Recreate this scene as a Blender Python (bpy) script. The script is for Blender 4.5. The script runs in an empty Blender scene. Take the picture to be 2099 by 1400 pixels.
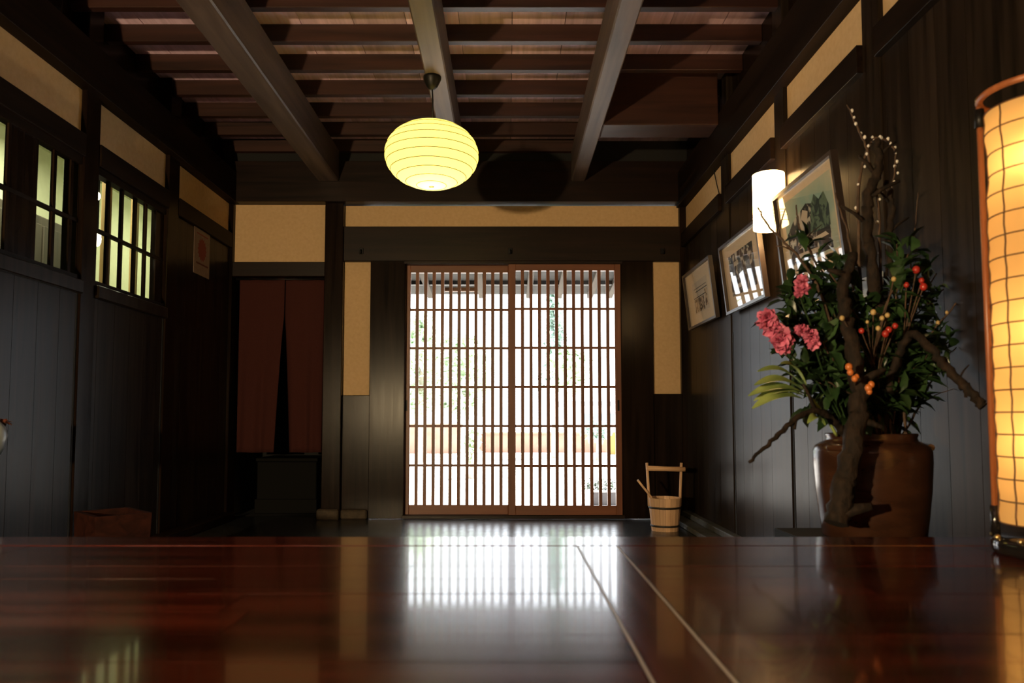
import bpy, bmesh, math, random
from mathutils import Vector, Matrix
random.seed(7)
C = bpy.context.scene.collection
PI = math.pi
# ------------------------------------------------------------------ camera model (2099 x 1400 frame)
F, CX, CY, TH, EYE = 1500.0, 1040.0, 770.0, math.atan(0.06), 0.78
ST, CT = math.sin(TH), math.cos(TH)
def ray(px, py):
    u = (px - CX) / F; v = (CY - py) / F
    return Vector((u, CT - v * ST, ST + v * CT))
def onY(px, py, Y):
    r = ray(px, py); r *= Y / r.y; return Vector((r.x, r.y, r.z + EYE))
def onX(px, py, X):
    r = ray(px, py); r *= X / r.x; return Vector((r.x, r.y, r.z + EYE))
def onZ(px, py, Z):
    r = ray(px, py); r *= (Z - EYE) / r.z; return Vector((r.x, r.y, r.z + EYE))
YB = 5.8                       # front of the back wall
XL, XR = -2.22, 1.42           # side walls
def xb(px): return onY(px, 800, YB).x
def zb(py): return onY(1040, py, YB).z
WF = 0.49                      # raised wooden floor
# ------------------------------------------------------------------ materials
def new_mat(name):
    m = bpy.data.materials.new(name); m.use_nodes = True
    nt = m.node_tree; b = nt.nodes['Principled BSDF']
    return m, nt, b
def plain(name, col, rough=0.6, metal=0.0, spec=0.5, coat=0.0):
    m, nt, b = new_mat(name)
    b.inputs['Base Color'].default_value = (*col, 1); b.inputs['Roughness'].default_value = rough
    b.inputs['Metallic'].default_value = metal; b.inputs['Specular IOR Level'].default_value = spec
    b.inputs['Coat Weight'].default_value = coat
    return m
def noisy(name, c1, c2, scale=(1, 1, 1), nscale=8, rough=0.7, bump=0.1, detail=5, spec=0.5, dist=0.0, lo=0.3, hi=0.7, island=0.0, coat=0.0, coat_rough=0.1, bdist=0.01, rvar=0.0):
    m, nt, b = new_mat(name); N, L = nt.nodes, nt.links
    tc = N.new('ShaderNodeTexCoord'); mp = N.new('ShaderNodeMapping'); mp.inputs['Scale'].default_value = scale
    L.new(tc.outputs['Object'], mp.inputs['Vector'])
    vec = mp.outputs['Vector']
    if island:
        g = N.new('ShaderNodeNewGeometry'); ad = N.new('ShaderNodeVectorMath'); ad.operation = 'ADD'
        sc = N.new('ShaderNodeVectorMath'); sc.operation = 'SCALE'; sc.inputs['Scale'].default_value = 37.0
        cb = N.new('ShaderNodeCombineXYZ')
        for i in range(3): L.new(g.outputs['Random Per Island'], cb.inputs[i])
        L.new(cb.outputs[0], sc.inputs[0]); L.new(sc.outputs[0], ad.inputs[1]); L.new(vec, ad.inputs[0]); vec = ad.outputs[0]
    n = N.new('ShaderNodeTexNoise'); n.inputs['Scale'].default_value = nscale; n.inputs['Detail'].default_value = detail
    n.inputs['Distortion'].default_value = dist; L.new(vec, n.inputs['Vector'])
    r = N.new('ShaderNodeValToRGB'); r.color_ramp.elements[0].position = lo; r.color_ramp.elements[1].position = hi
    r.color_ramp.elements[0].color = (*c1, 1); r.color_ramp.elements[1].color = (*c2, 1)
    L.new(n.outputs['Fac'], r.inputs['Fac']); col = r.outputs['Color']
    if island:
        hv = N.new('ShaderNodeHueSaturation'); mr = N.new('ShaderNodeMapRange')
        mr.inputs['To Min'].default_value = 1 - island; mr.inputs['To Max'].default_value = 1 + island
        L.new(g.outputs['Random Per Island'], mr.inputs['Value']); L.new(mr.outputs[0], hv.inputs['Value']); L.new(col, hv.inputs['Color']); col = hv.outputs['Color']
    L.new(col, b.inputs['Base Color'])
    b.inputs['Roughness'].default_value = rough; b.inputs['Specular IOR Level'].default_value = spec
    if rvar:
        m2 = N.new('ShaderNodeMapRange'); m2.inputs['To Min'].default_value = rough - rvar; m2.inputs['To Max'].default_value = rough + rvar
        L.new(n.outputs['Fac'], m2.inputs['Value']); L.new(m2.outputs[0], b.inputs['Roughness'])
    b.inputs['Coat Weight'].default_value = coat; b.inputs['Coat Roughness'].default_value = coat_rough
    if bump:
        bp = N.new('ShaderNodeBump'); bp.inputs['Strength'].default_value = bump; bp.inputs['Distance'].default_value = bdist
        L.new(n.outputs['Fac'], bp.inputs['Height']); L.new(bp.outputs[0], b.inputs['Normal'])
    return m
def grain(axis, across=26, along=1.3):
    s = [across] * 3; s['XYZ'.index(axis)] = along; return tuple(s)
def wood(name, c1, c2, axis, rough=0.45, bump=0.12, island=0.25, spec=0.5, across=26, coat=0.0, coat_rough=0.1, rvar=0.05):
    return noisy(name, c1, c2, grain(axis, across), 1.0, rough, bump, 6, spec, 0.6, 0.28, 0.72, island, coat, coat_rough, 0.004, rvar)
def paper_lamp(name, col, emit, trans_col, trans_mix=0.6):
    m = bpy.data.materials.new(name); m.use_nodes = True; nt = m.node_tree; N, L = nt.nodes, nt.links
    for x in list(N): N.remove(x)
    o = N.new('ShaderNodeOutputMaterial'); t = N.new('ShaderNodeBsdfTranslucent'); d = N.new('ShaderNodeBsdfDiffuse'); e = N.new('ShaderNodeEmission')
    t.inputs[0].default_value = (*trans_col, 1); d.inputs[0].default_value = (*trans_col, 1); e.inputs[0].default_value = (*col, 1); e.inputs[1].default_value = emit
    tc = N.new('ShaderNodeTexCoord'); n = N.new('ShaderNodeTexNoise'); n.inputs['Scale'].default_value = 14; n.inputs['Detail'].default_value = 6
    L.new(tc.outputs['Object'], n.inputs['Vector'])
    mr = N.new('ShaderNodeMapRange'); mr.inputs['From Min'].default_value = .3; mr.inputs['From Max'].default_value = .7; mr.inputs['To Min'].default_value = emit * 0.85; mr.inputs['To Max'].default_value = emit * 1.15
    L.new(n.outputs['Fac'], mr.inputs['Value']); L.new(mr.outputs[0], e.inputs[1])
    mx = N.new('ShaderNodeMixShader'); mx.inputs[0].default_value = trans_mix; L.new(d.outputs[0], mx.inputs[1]); L.new(t.outputs[0], mx.inputs[2])
    a = N.new('ShaderNodeAddShader'); L.new(mx.outputs[0], a.inputs[0]); L.new(e.outputs[0], a.inputs[1]); L.new(a.outputs[0], o.inputs[0])
    return m
def glow(name, col, s):
    m, nt, b = new_mat(name); b.inputs['Base Color'].default_value = (*col, 1)
    b.inputs['Emission Color'].default_value = (*col, 1); b.inputs['Emission Strength'].default_value = s; return m
def glass_mat(name):
    m = bpy.data.materials.new(name); m.use_nodes = True; nt = m.node_tree; N, L = nt.nodes, nt.links
    for x in list(N): N.remove(x)
    o = N.new('ShaderNodeOutputMaterial'); t = N.new('ShaderNodeBsdfTransparent'); g = N.new('ShaderNodeBsdfGlossy'); g.inputs['Roughness'].default_value = 0.02
    f = N.new('ShaderNodeFresnel'); ge = N.new('ShaderNodeNewGeometry'); mr = N.new('ShaderNodeMapRange'); mr.inputs['To Min'].default_value = 1.33; mr.inputs['To Max'].default_value = 1 / 1.33
    L.new(ge.outputs['Backfacing'], mr.inputs['Value']); L.new(mr.outputs[0], f.inputs[0]); mx = N.new('ShaderNodeMixShader')
    L.new(f.outputs[0], mx.inputs[0]); L.new(t.outputs[0], mx.inputs[1]); L.new(g.outputs[0], mx.inputs[2]); L.new(mx.outputs[0], o.inputs[0]); return m

M = {}
DK1, DK2 = (0.0045, 0.0026, 0.0018), (0.016, 0.0088, 0.0055)
M['wallwood'] = wood('wall board wood', (0.005, 0.0034, 0.0024), (0.026, 0.0175, 0.012), 'Z', 0.30, 0.012, 0.18, 0.085)
M['postZ'] = wood('dark post wood', DK1, DK2, 'Z', 0.24, 0.02, spec=0.08)
M['railX'] = wood('dark rail wood across', (0.0045, 0.0019, 0.0011), (0.015, 0.006, 0.0034), 'X', 0.42, spec=0.25)
M['railY'] = wood('dark rail wood along', DK1, DK2, 'Y', 0.5, spec=0.06)
M['beamY'] = wood('beam wood', (0.042, 0.029, 0.024), (0.13, 0.090, 0.075), 'Y', 0.55, 0.2, 0.12, across=18)
M['joistX'] = wood('joist wood', (0.014, 0.0038, 0.002), (0.044, 0.013, 0.007), 'X', 0.5, 0.2, 0.2, spec=0.5)
M['ceilY'] = wood('ceiling board wood', (0.58, 0.40, 0.50), (0.92, 0.66, 0.82), 'Y', 0.65, 0.2, 0.35)
M['doorZ'] = wood('door lattice wood', (0.11, 0.034, 0.014), (0.20, 0.065, 0.027), 'Z', 0.45, 0.1, 0.15)
M['doorX'] = wood('door rail wood', (0.11, 0.034, 0.014), (0.20, 0.065, 0.027), 'X', 0.45, 0.1, 0.15)
M['floorX'] = wood('red floor wood', (0.015, 0.0018, 0.0008), (0.074, 0.0105, 0.0040), 'X', 0.20, 0.03, 0.35, across=30, coat=0.45, coat_rough=0.06, rvar=0.04)
M['floorY'] = wood('red floor border wood', (0.015, 0.0018, 0.0008), (0.070, 0.010, 0.0038), 'Y', 0.20, 0.03, 0.2, across=30, coat=0.45, coat_rough=0.06, rvar=0.04)
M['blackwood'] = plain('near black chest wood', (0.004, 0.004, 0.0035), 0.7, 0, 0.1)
M['bevel_glint'] = plain('painted bevel glint strip', (0.36, 0.34, 0.33), 0.3)
M['plaster'] = noisy('ochre plaster', (0.54, 0.37, 0.20), (0.60, 0.42, 0.235), (1, 1, 1), 40, 0.9, 0.15, 6, 0.2, bdist=0.002)
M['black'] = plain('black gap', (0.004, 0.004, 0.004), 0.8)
M['stone'] = noisy('footing stone', (0.03, 0.021, 0.012), (0.07, 0.048, 0.028), (1, 1, 1), 30, 0.8, 0.3)
M['conc'] = noisy('curb stone', (0.035, 0.04, 0.038), (0.08, 0.085, 0.08), (1, 1, 1), 18, 0.5, 0.2)
M['iron'] = plain('black iron', (0.012, 0.011, 0.011), 0.45, 0.6)
M['brass'] = plain('aged brass', (0.55, 0.42, 0.2), 0.3, 1.0)
M['lacquer'] = plain('black lacquer', (0.008, 0.007, 0.007), 0.12, 0, 0.5, 0.5)
M['redwood'] = wood('reddish bent wood', (0.20, 0.06, 0.02), (0.42, 0.14, 0.05), 'Z', 0.4, 0.05, 0)
M['noren'] = noisy('maroon curtain cloth', (0.042, 0.013, 0.011), (0.058, 0.018, 0.015), (1, 1, 1), 260, 0.95, 0.2, 2, 0.1, bdist=0.001)
M['cedar'] = wood('pale bucket wood', (0.48, 0.29, 0.16), (0.70, 0.46, 0.28), 'Z', 0.55, 0.1, 0.12)
M['cedarX'] = wood('pale bucket bar wood', (0.48, 0.28, 0.15), (0.68, 0.44, 0.26), 'X', 0.55, 0.1, 0.12)
M['hoop'] = plain('dark hoop band', (0.02, 0.015, 0.008), 0.5)
M['cabinet'] = wood('brown cabinet wood', (0.02, 0.014, 0.008), (0.045, 0.031, 0.018), 'Z', 0.6)
M['tub'] = wood('reddish crate wood', (0.010, 0.0022, 0.0012), (0.034, 0.008, 0.004), 'X', 0.6, 0.1, 0.2, 0.2)
M['pot'] = noisy('brown glaze', (0.022, 0.009, 0.005), (0.05, 0.020, 0.010), (1, 1, 3), 7, 0.22, 0.08, 5, 0.6)
M['bark'] = noisy('rough bark', (0.004, 0.0025, 0.0016), (0.024, 0.0135, 0.0075), (1, 1, 0.5), 55, 0.85, 0.9, 6, 0.3, bdist=0.008)
M['twig'] = noisy('twig bark', (0.03, 0.017, 0.010), (0.09, 0.05, 0.028), (1, 1, 0.6), 60, 0.8, 0.4)
M['leaf'] = noisy('dark green leaf', (0.010, 0.028, 0.009), (0.030, 0.062, 0.020), (1, 1, 1), 20, 0.35, 0.1, island=0.4)
M['leafb'] = noisy('bright lance leaf', (0.16, 0.27, 0.06), (0.40, 0.50, 0.16), (1, 1, 1), 14, 0.4, 0.05, island=0.3)
M['pink'] = noisy('pink petal', (0.42, 0.06, 0.14), (0.64, 0.19, 0.30), (1, 1, 1), 40, 0.6, 0.0, island=0.25)
M['red'] = plain('red berry', (0.34, 0.025, 0.018), 0.3)
M['orange'] = plain('orange berry', (0.5, 0.15, 0.035), 0.35)
M['yellow'] = plain('pale yellow bud', (0.45, 0.32, 0.13), 0.5)
M['white'] = plain('pale willow bud', (0.75, 0.72, 0.68), 0.6)
M['vasewhite'] = plain('white glaze', (0.22, 0.25, 0.26), 0.3)
M['dry'] = noisy('russet flower', (0.13, 0.03, 0.015), (0.25, 0.07, 0.03), (1, 1, 1), 60, 0.8, 0.2)
M['mat'] = noisy('cream mount board', (0.66, 0.52, 0.36), (0.70, 0.56, 0.40), (1, 1, 1), 60, 0.9, 0.02)
M['frame'] = plain('dark picture frame', (0.035, 0.024, 0.02), 0.3)
M['glass'] = glass_mat('picture glass')
M['poster'] = noisy('poster paper', (0.24, 0.17, 0.14), (0.28, 0.20, 0.165), (1, 1, 1), 30, 0.8, 0.0)
M['posterred'] = plain('poster red ink', (0.24, 0.045, 0.035), 0.8)
M['posterdark'] = plain('poster dark ink', (0.12, 0.03, 0.03), 0.8)
M['sheet'] = plain('pale wall panel', (0.55, 0.6, 0.66), 0.5)
M['shade'] = paper_lamp('yellow lamp paper', (1.0, 0.86, 0.17), 0.52, (0.95, 0.85, 0.35), 0.75)
M['rib'] = plain('bamboo rib under paper', (0.16, 0.13, 0.02), 0.7)
M['sconce'] = paper_lamp('white lamp paper', (1.0, 0.70, 0.36), 9.0, (0.9, 0.8, 0.6), 0.7)
M['lantern'] = paper_lamp('amber lantern paper', (1.0, 0.52, 0.15), 0.12, (0.95, 0.66, 0.30), 0.75)
M['lattice'] = plain('dark lantern cord', (0.09, 0.035, 0.012), 0.6)
M['bulb'] = glow('lamp bulb', (1.0, 0.85, 0.55), 6)
M['tube'] = glow('fluorescent tube', (0.93, 1.0, 0.75), 8)
M['globe'] = glow('glass globe lamp', (1.0, 0.88, 0.6), 4)
M['backwall'] = noisy('pale inner wall', (0.62, 0.62, 0.44), (0.66, 0.66, 0.48), (1, 1, 1), 20, 0.9, 0.02)
M['amber'] = wood('amber post wood', (0.26, 0.15, 0.05), (0.42, 0.26, 0.1), 'Z', 0.5)
M['ground'] = noisy('sunlit gravel', (0.56, 0.53, 0.49), (0.72, 0.69, 0.64), (1, 1, 1), 9, 0.9, 0.2)
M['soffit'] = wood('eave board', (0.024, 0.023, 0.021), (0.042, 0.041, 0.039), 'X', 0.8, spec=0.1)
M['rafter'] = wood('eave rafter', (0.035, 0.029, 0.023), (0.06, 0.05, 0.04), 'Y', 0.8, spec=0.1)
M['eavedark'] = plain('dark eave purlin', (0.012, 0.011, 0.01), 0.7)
M['sign'] = wood('orange board', (0.07, 0.027, 0.007), (0.10, 0.042, 0.011), 'X', 0.6)
M['brick'] = noisy('red garden wall', (0.24, 0.12, 0.085), (0.31, 0.165, 0.12), (1, 1, 1), 3, 0.9, 0.1)
M['foliage'] = noisy('pale garden leaf', (0.46, 0.58, 0.40), (0.62, 0.72, 0.54), (1, 1, 1), 2, 0.6, 0.0, island=0.4)
M['conifer'] = noisy('blue green conifer leaf', (0.28, 0.40, 0.34), (0.40, 0.52, 0.45), (1, 1, 1), 2, 0.6, 0.0, island=0.4)
M['trunk'] = plain('garden trunk', (0.35, 0.30, 0.25), 0.9)
M['planter'] = plain('grey planter', (0.055, 0.05, 0.055), 0.6)
M['house'] = plain('pale far house wall', (0.6, 0.6, 0.6), 0.8)
M['roof'] = plain('grey far roof', (0.16, 0.17, 0.19), 0.7)
M['winblue'] = plain('far window glass', (0.12, 0.15, 0.19), 0.2)
M['fluff'] = plain('yellow board', (0.2, 0.14, 0.03), 0.7)

# dark tiled stone floor
def tile_mat():
    m, nt, b = new_mat('dark entrance tile'); N, L = nt.nodes, nt.links
    tc = N.new('ShaderNodeTexCoord'); br = N.new('ShaderNodeTexBrick'); br.inputs['Scale'].default_value = 1.0
    br.offset = 0.0; br.inputs['Brick Width'].default_value = 0.22; br.inputs['Row Height'].default_value = 0.22; br.inputs['Mortar Size'].default_value = 0.006
    br.inputs['Color1'].default_value = (0.018, 0.021, 0.023, 1); br.inputs['Color2'].default_value = (0.03, 0.034, 0.036, 1); br.inputs['Mortar'].default_value = (0.012, 0.013, 0.013, 1)
    mp = N.new('ShaderNodeMapping'); mp.inputs['Rotation'].default_value = (0, 0, PI / 4); L.new(tc.outputs['Object'], mp.inputs['Vector']); L.new(mp.outputs[0], br.inputs['Vector'])
    L.new(br.outputs['Color'], b.inputs['Base Color'])
    n = N.new('ShaderNodeTexNoise'); n.inputs['Scale'].default_value = 12; L.new(tc.outputs['Object'], n.inputs['Vector'])
    mm = N.new('ShaderNodeMath'); mm.operation = 'MULTIPLY_ADD'; mm.inputs[1].default_value = -1.2; L.new(br.outputs['Fac'], mm.inputs[0]); L.new(n.outputs['Fac'], mm.inputs[2])
    bp = N.new('ShaderNodeBump'); bp.inputs['Strength'].default_value = 0.5; bp.inputs['Distance'].default_value = 0.004; L.new(mm.outputs[0], bp.inputs['Height']); L.new(bp.outputs[0], b.inputs['Normal'])
    b.inputs['Roughness'].default_value = 0.26; return m
M['tile'] = tile_mat()
def print_mat(name, sky, dark, light, scale, thr, wash=None):
    m, nt, b = new_mat(name); N, L = nt.nodes, nt.links
    tc = N.new('ShaderNodeTexCoord'); n = N.new('ShaderNodeTexNoise'); n.inputs['Scale'].default_value = scale; n.inputs['Detail'].default_value = 8; n.inputs['Distortion'].default_value = 1.2
    L.new(tc.outputs['Object'], n.inputs['Vector']); r = N.new('ShaderNodeValToRGB'); e = r.color_ramp.elements
    e[0].position = thr - 0.04; e[1].position = thr + 0.04; e[0].color = (*dark, 1); e[1].color = (*light, 1); L.new(n.outputs['Fac'], r.inputs['Fac'])
    L.new(r.outputs['Color'], b.inputs['Base Color']); b.inputs['Roughness'].default_value = 0.9; return m
M['print_bw'] = print_mat('black and white woodcut ink', None, (0.015, 0.017, 0.016), (0.50, 0.46, 0.38), 16, 0.56)
M['print_sepia'] = print_mat('sepia ink', None, (0.10, 0.06, 0.03), (0.52, 0.38, 0.24), 22, 0.47)
M['print_green'] = print_mat('green ink', None, (0.015, 0.035, 0.03), (0.10, 0.16, 0.10), 20, 0.5)
M['print_sky'] = noisy('teal sky wash', (0.24, 0.40, 0.34), (0.62, 0.55, 0.40), (1, 1, 1), 4, 0.9, 0)
M['print_ink'] = plain('dark print ink', (0.03, 0.025, 0.02), 0.9)
M['print_pale'] = plain('pale print paper', (0.56, 0.47, 0.36), 0.9)

# ------------------------------------------------------------------ mesh helpers (world coordinates)
def box(bm, x0, x1, y0, y1, z0, z1, bev=0.0):
    r = bmesh.ops.create_cube(bm, size=1.0)
    vs = r['verts']
    bmesh.ops.scale(bm, vec=(abs(x1 - x0), abs(y1 - y0), abs(z1 - z0)), verts=vs)
    bmesh.ops.translate(bm, vec=((x0 + x1) / 2, (y0 + y1) / 2, (z0 + z1) / 2), verts=vs)
    if bev:
        es = list({e for v in vs for e in v.link_edges})
        bmesh.ops.bevel(bm, geom=es, offset=bev, segments=1, affect='EDGES', profile=0.5)
def frame_of(d):
    d = d.normalized(); a = Vector((0, 0, 1)) if abs(d.z) < 0.9 else Vector((1, 0, 0))
    u = d.cross(a).normalized(); return u, d.cross(u).normalized()
def tube(bm, pts, rad, n=8, caps=True, wob=0.0):
    pts = [Vector(p) for p in pts]; k = len(pts)
    rad = rad if isinstance(rad, (list, tuple)) else [rad] * k
    rings = []; u = None
    for i, p in enumerate(pts):
        d = (pts[min(i + 1, k - 1)] - pts[max(i - 1, 0)])
        if u is None: u, v = frame_of(d)
        else:
            dn = d.normalized(); u = (u - dn * u.dot(dn)).normalized(); v = dn.cross(u)
        ring = []
        for j in range(n):
            a = 2 * PI * j / n; rr = rad[i] * (1 + wob * (random.random() - 0.5) * 2)
            ring.append(bm.verts.new(p + (u * math.cos(a) + v * math.sin(a)) * rr))
        rings.append(ring)
    for i in range(k - 1):
        for j in range(n):
            f = bm.faces.new((rings[i][j], rings[i][(j + 1) % n], rings[i + 1][(j + 1) % n], rings[i + 1][j])); f.smooth = True
    if caps:
        bm.faces.new(rings[0][::-1]); bm.faces.new(rings[-1])
def smooth_path(pts, sub=5, jit=0.0):
    pts = [Vector(p) for p in pts]; out = []
    P = [pts[0] * 2 - pts[1]] + pts + [pts[-1] * 2 - pts[-2]]
    for i in range(1, len(P) - 2):
        for s in range(sub):
            t = s / sub; a, b, c, d = P[i - 1], P[i], P[i + 1], P[i + 2]
            q = 0.5 * ((2 * b) + (-a + c) * t + (2 * a - 5 * b + 4 * c - d) * t * t + (-a + 3 * b - 3 * c + d) * t ** 3)
            if jit and (i > 1 or s > 0): q += Vector((random.uniform(-jit, jit) for _ in range(3)))
            out.append(q)
    out.append(pts[-1]); return out
def lerp_r(r0, r1, n): return [r0 + (r1 - r0) * i / (n - 1) for i in range(n)]
def lathe(bm, prof, cx, cy, n=40, smooth=True):
    rings = []
    for r, z in prof:
        if r < 1e-5: rings.append([bm.verts.new((cx, cy, z))])
        else: rings.append([bm.verts.new((cx + r * math.cos(2 * PI * j / n), cy + r * math.sin(2 * PI * j / n), z)) for j in range(n)])
    for a, b in zip(rings, rings[1:]):
        for j in range(n):
            q = (a[j % len(a)], a[(j + 1) % len(a)], b[(j + 1) % len(b)], b[j % len(b)])
            q = tuple(dict.fromkeys(q))
            if len(q) > 2:
                f = bm.faces.new(q); f.smooth = smooth
def ball(bm, c, r, sub=2, sc=(1, 1, 1)):
    res = bmesh.ops.create_icosphere(bm, subdivisions=sub, radius=r)
    bmesh.ops.scale(bm, vec=sc, verts=res['verts']); bmesh.ops.translate(bm, vec=c, verts=res['verts'])
    for v in res['verts']:
        for f in v.link_faces: f.smooth = True
def ring(bm, c, R, r, n=40, m=6, axis='Z'):
    pts = []
    tube_pts = [Vector((c[0] + R * math.cos(2 * PI * i / n), c[1] + R * math.sin(2 * PI * i / n), c[2])) for i in range(n)]
    vs = []
    for i, p in enumerate(tube_pts):
        a = 2 * PI * i / n; o = Vector((math.cos(a), math.sin(a), 0))
        vs.append([bm.verts.new(p + o * r * math.cos(2 * PI * j / m) + Vector((0, 0, r * math.sin(2 * PI * j / m)))) for j in range(m)])
    for i in range(n):
        for j in range(m):
            f = bm.faces.new((vs[i][j], vs[(i + 1) % n][j], vs[(i + 1) % n][(j + 1) % m], vs[i][(j + 1) % m])); f.smooth = True
def leaf(bm, base, d, up, L, W, curl=0.15):
    d = d.normalized(); s = d.cross(up)
    if s.length < 1e-3: s = d.cross(Vector((1, 0.3, 0)))
    s.normalize(); n = s.cross(d)
    mid = [base, base + d * L * .35 + n * L * .04, base + d * L * .7 - n * L * curl * .3, base + d * L - n * L * curl]
    w = [0.02, .5, .42, 0.0]
    lf = [bm.verts.new(m + s * W * k + n * W * .25 * (k > .1)) for m, k in zip(mid[:3], w)]
    rt = [bm.verts.new(m - s * W * k + n * W * .25 * (k > .1)) for m, k in zip(mid[:3], w)]
    md = [bm.verts.new(m) for m in mid]
    for i in range(2):
        bm.faces.new((md[i], md[i + 1], lf[i + 1], lf[i])); bm.faces.new((md[i + 1], md[i], rt[i], rt[i + 1]))
    bm.faces.new((md[2], md[3], lf[2])); bm.faces.new((md[3], md[2], rt[2]))
    for v in lf + rt + md:
        for f in v.link_faces: f.smooth = True
def NB(): return bmesh.new()
def wloc(o):
    v = Vector((0, 0, 0))
    while o is not None: v += o.location; o = o.parent
    return v
def obj(name, bm, m, parent=None, label=None, kind=None):
    me = bpy.data.meshes.new(name)
    if parent is not None: bmesh.ops.translate(bm, vec=-wloc(parent), verts=bm.verts)
    bmesh.ops.recalc_face_normals(bm, faces=bm.faces)
    bm.to_mesh(me); bm.free(); me.materials.append(M[m] if isinstance(m, str) else m)
    o = bpy.data.objects.new(name, me); C.objects.link(o)
    if parent is not None: o.parent = parent
    if label: o['label'] = label
    if kind: o['kind'] = kind
    return o
def empty(name, loc):
    o = bpy.data.objects.new(name, None); C.objects.link(o); o.location = loc; o.empty_display_size = 0.1; return o
def tag(o, label, cat, group=None, kind=None):
    o['label'] = label; o['category'] = cat
    if group: o['group'] = group
    if kind: o['kind'] = kind
    return o
def thing(name, label, cat, loc, group=None): return tag(empty(name, loc), label, cat, group)
def struct(name, label, cat, loc=(0, 0, 0)): return tag(empty(name, loc), label, cat, None, 'structure')
def bx(name, m, parent, x0, x1, y0, y1, z0, z1, bev=0.0, label=None):
    b = NB(); box(b, x0, x1, y0, y1, z0, z1, bev); return obj(name, b, m, parent, label)
def light(name, loc, energy, col, radius, parent=None):
    l = bpy.data.lights.new(name, 'POINT'); l.energy = energy; l.color = col; l.shadow_soft_size = radius
    o = bpy.data.objects.new(name, l); C.objects.link(o)
    if parent is not None: o.parent = parent; o.location = Vector(loc) - wloc(parent)
    else: o.location = loc
    return o

# ================================================================== SETTING
YR = -5.2                      # wall behind the viewer
ZT = EYE + 2.25                # underside of ceiling boards
ZJ = EYE + 2.15                # underside of joists
ZBM = EYE + 1.895              # underside of the big beams
PS0, PS1 = EYE + 1.49, EYE + 1.73   # plaster strip
EDGE = onZ(1040, 1100, WF).y   # far edge of the raised wood floor
SEAM = onZ(1040, 1119, WF).y
# ---- entrance floor
b = NB(); box(b, XL - .15, XR + .15, EDGE - .3, YB + .16, -0.12, 0.0); fl = obj('floor', b, 'tile')
tag(fl, 'dark glossy stone tile floor of the sunken entrance', 'floor', None, 'structure')
# ---- raised wooden floor
wf = struct('wooden_floor', 'glossy red-brown raised wooden floor in the foreground', 'floor')
XB0, XB1 = onZ(1340, 1400, WF).x, onZ(1510, 1400, WF).x
def planks(bm, x0, x1, y0, y1, w, lmin, lmax):
    y = y1
    while y > y0 + 1e-4:
        ya = max(y - w, y0); x = x0; first = True
        while x < x1 - 1e-4:
            L = random.uniform(lmin, lmax) * (random.random() if first else 1) + .1; first = False
            xe = min(x + L, x1)
            if x1 - xe < .15: xe = x1
            box(bm, x + .0006, xe - .0006, ya + .0007, y - .0007, WF - .03, WF + random.uniform(-.0003, .0003)); x = xe
        y = ya
bx('subfloor', 'black', wf, XL, XR, YR, SEAM, WF - .06, WF - .03)
b = NB(); planks(b, XL, XB0 - .003, YR, SEAM - .003, .115, .7, 1.7); obj('floor_boards', b, 'floorX', wf)
b = NB(); planks(b, XB1 + .003, XR, YR, SEAM - .003, .115, .5, 1.2); obj('floor_boards', b, 'floorX', wf)
bx('border_board', 'floorY', wf, XB0 + .003, XB1 - .003, YR, SEAM - .003, WF - .03, WF)
for x in (XB0, XB1): bx('glint_strip', 'bevel_glint', wf, x - .0013, x + .0013, YR, SEAM - .003, WF - .03, WF + .0006, label='painted bevel glint strip')  # strips coloured pale to paint the light glinting on the board bevels
k = bx('trim_1', 'floorX', None, XL, XR, SEAM + .002, EDGE, 0.0, WF, .004); tag(k, 'dark wooden step beam along the far edge of the raised floor', 'step', None, 'structure')

# ---- back wall
wb = struct('wall_back', 'entrance end wall of dark timber and ochre plaster around the lattice doors', 'wall')
def bp(name, m, px0, px1, py0, py1, d0, d1, bev=0.004):   # a piece of the back wall: pixel box on the wall plane, depth range from YB
    return bx(name, m, wb, xb(px0), xb(px1), YB + d0, YB + d1, zb(py1), zb(py0), bev)
HB0, HB1 = zb(418), EYE + 2.06
bx('header_beam', 'railX', wb, XL - .1, XR + .1, YB - .07, YB + .14, HB0, HB1, .002)
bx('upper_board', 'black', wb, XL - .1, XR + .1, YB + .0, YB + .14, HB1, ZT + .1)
bp('post', 'postZ', 663, 701, 418, 1045, -.03, .15)
bp('post', 'postZ', 1397, 1412, 418, 1063, -.02, .15)
bp('post', 'postZ', 462, 472, 418, 1063, -.02, .15)
bp('plaster_panel', 'plaster', 470, 665, 418, 538, .03, .1, 0)
bp('plaster_panel', 'plaster', 700, 1398, 420, 464, .03, .1, 0)
bp('plaster_panel', 'plaster', 698, 758, 535, 811, .03, .1, 0)
bp('plaster_panel', 'plaster', 1338, 1400, 534, 808, .03, .1, 0)
bp('lintel', 'railX', 470, 664, 537, 567, -.01, .13)
bp('lintel', 'railX', 701, 1398, 465, 536, -.015, .15)
bp('wide_post', 'postZ', 757, 829, 535, 1063, -.005, .15)
bp('wide_post', 'postZ', 1274, 1340, 535, 1063, -.005, .15)
bp('board_panel', 'postZ', 698, 758, 810, 1063, .02, .1)
bp('board_panel', 'postZ', 1338, 1400, 807, 1063, .02, .1)
bp('footing_stone', 'stone', 655, 699, 1043, 1066, -.05, .12, .01)
bp('footing_stone', 'stone', 702, 755, 1045, 1064, -.02, .12, .01)
bp('door_sill', 'railX', 826, 1278, 1056, 1063, -.02, .12, .003)
bp('door_track', 'railX', 826, 1278, 534, 541, -.01, .12, .002)
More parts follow.
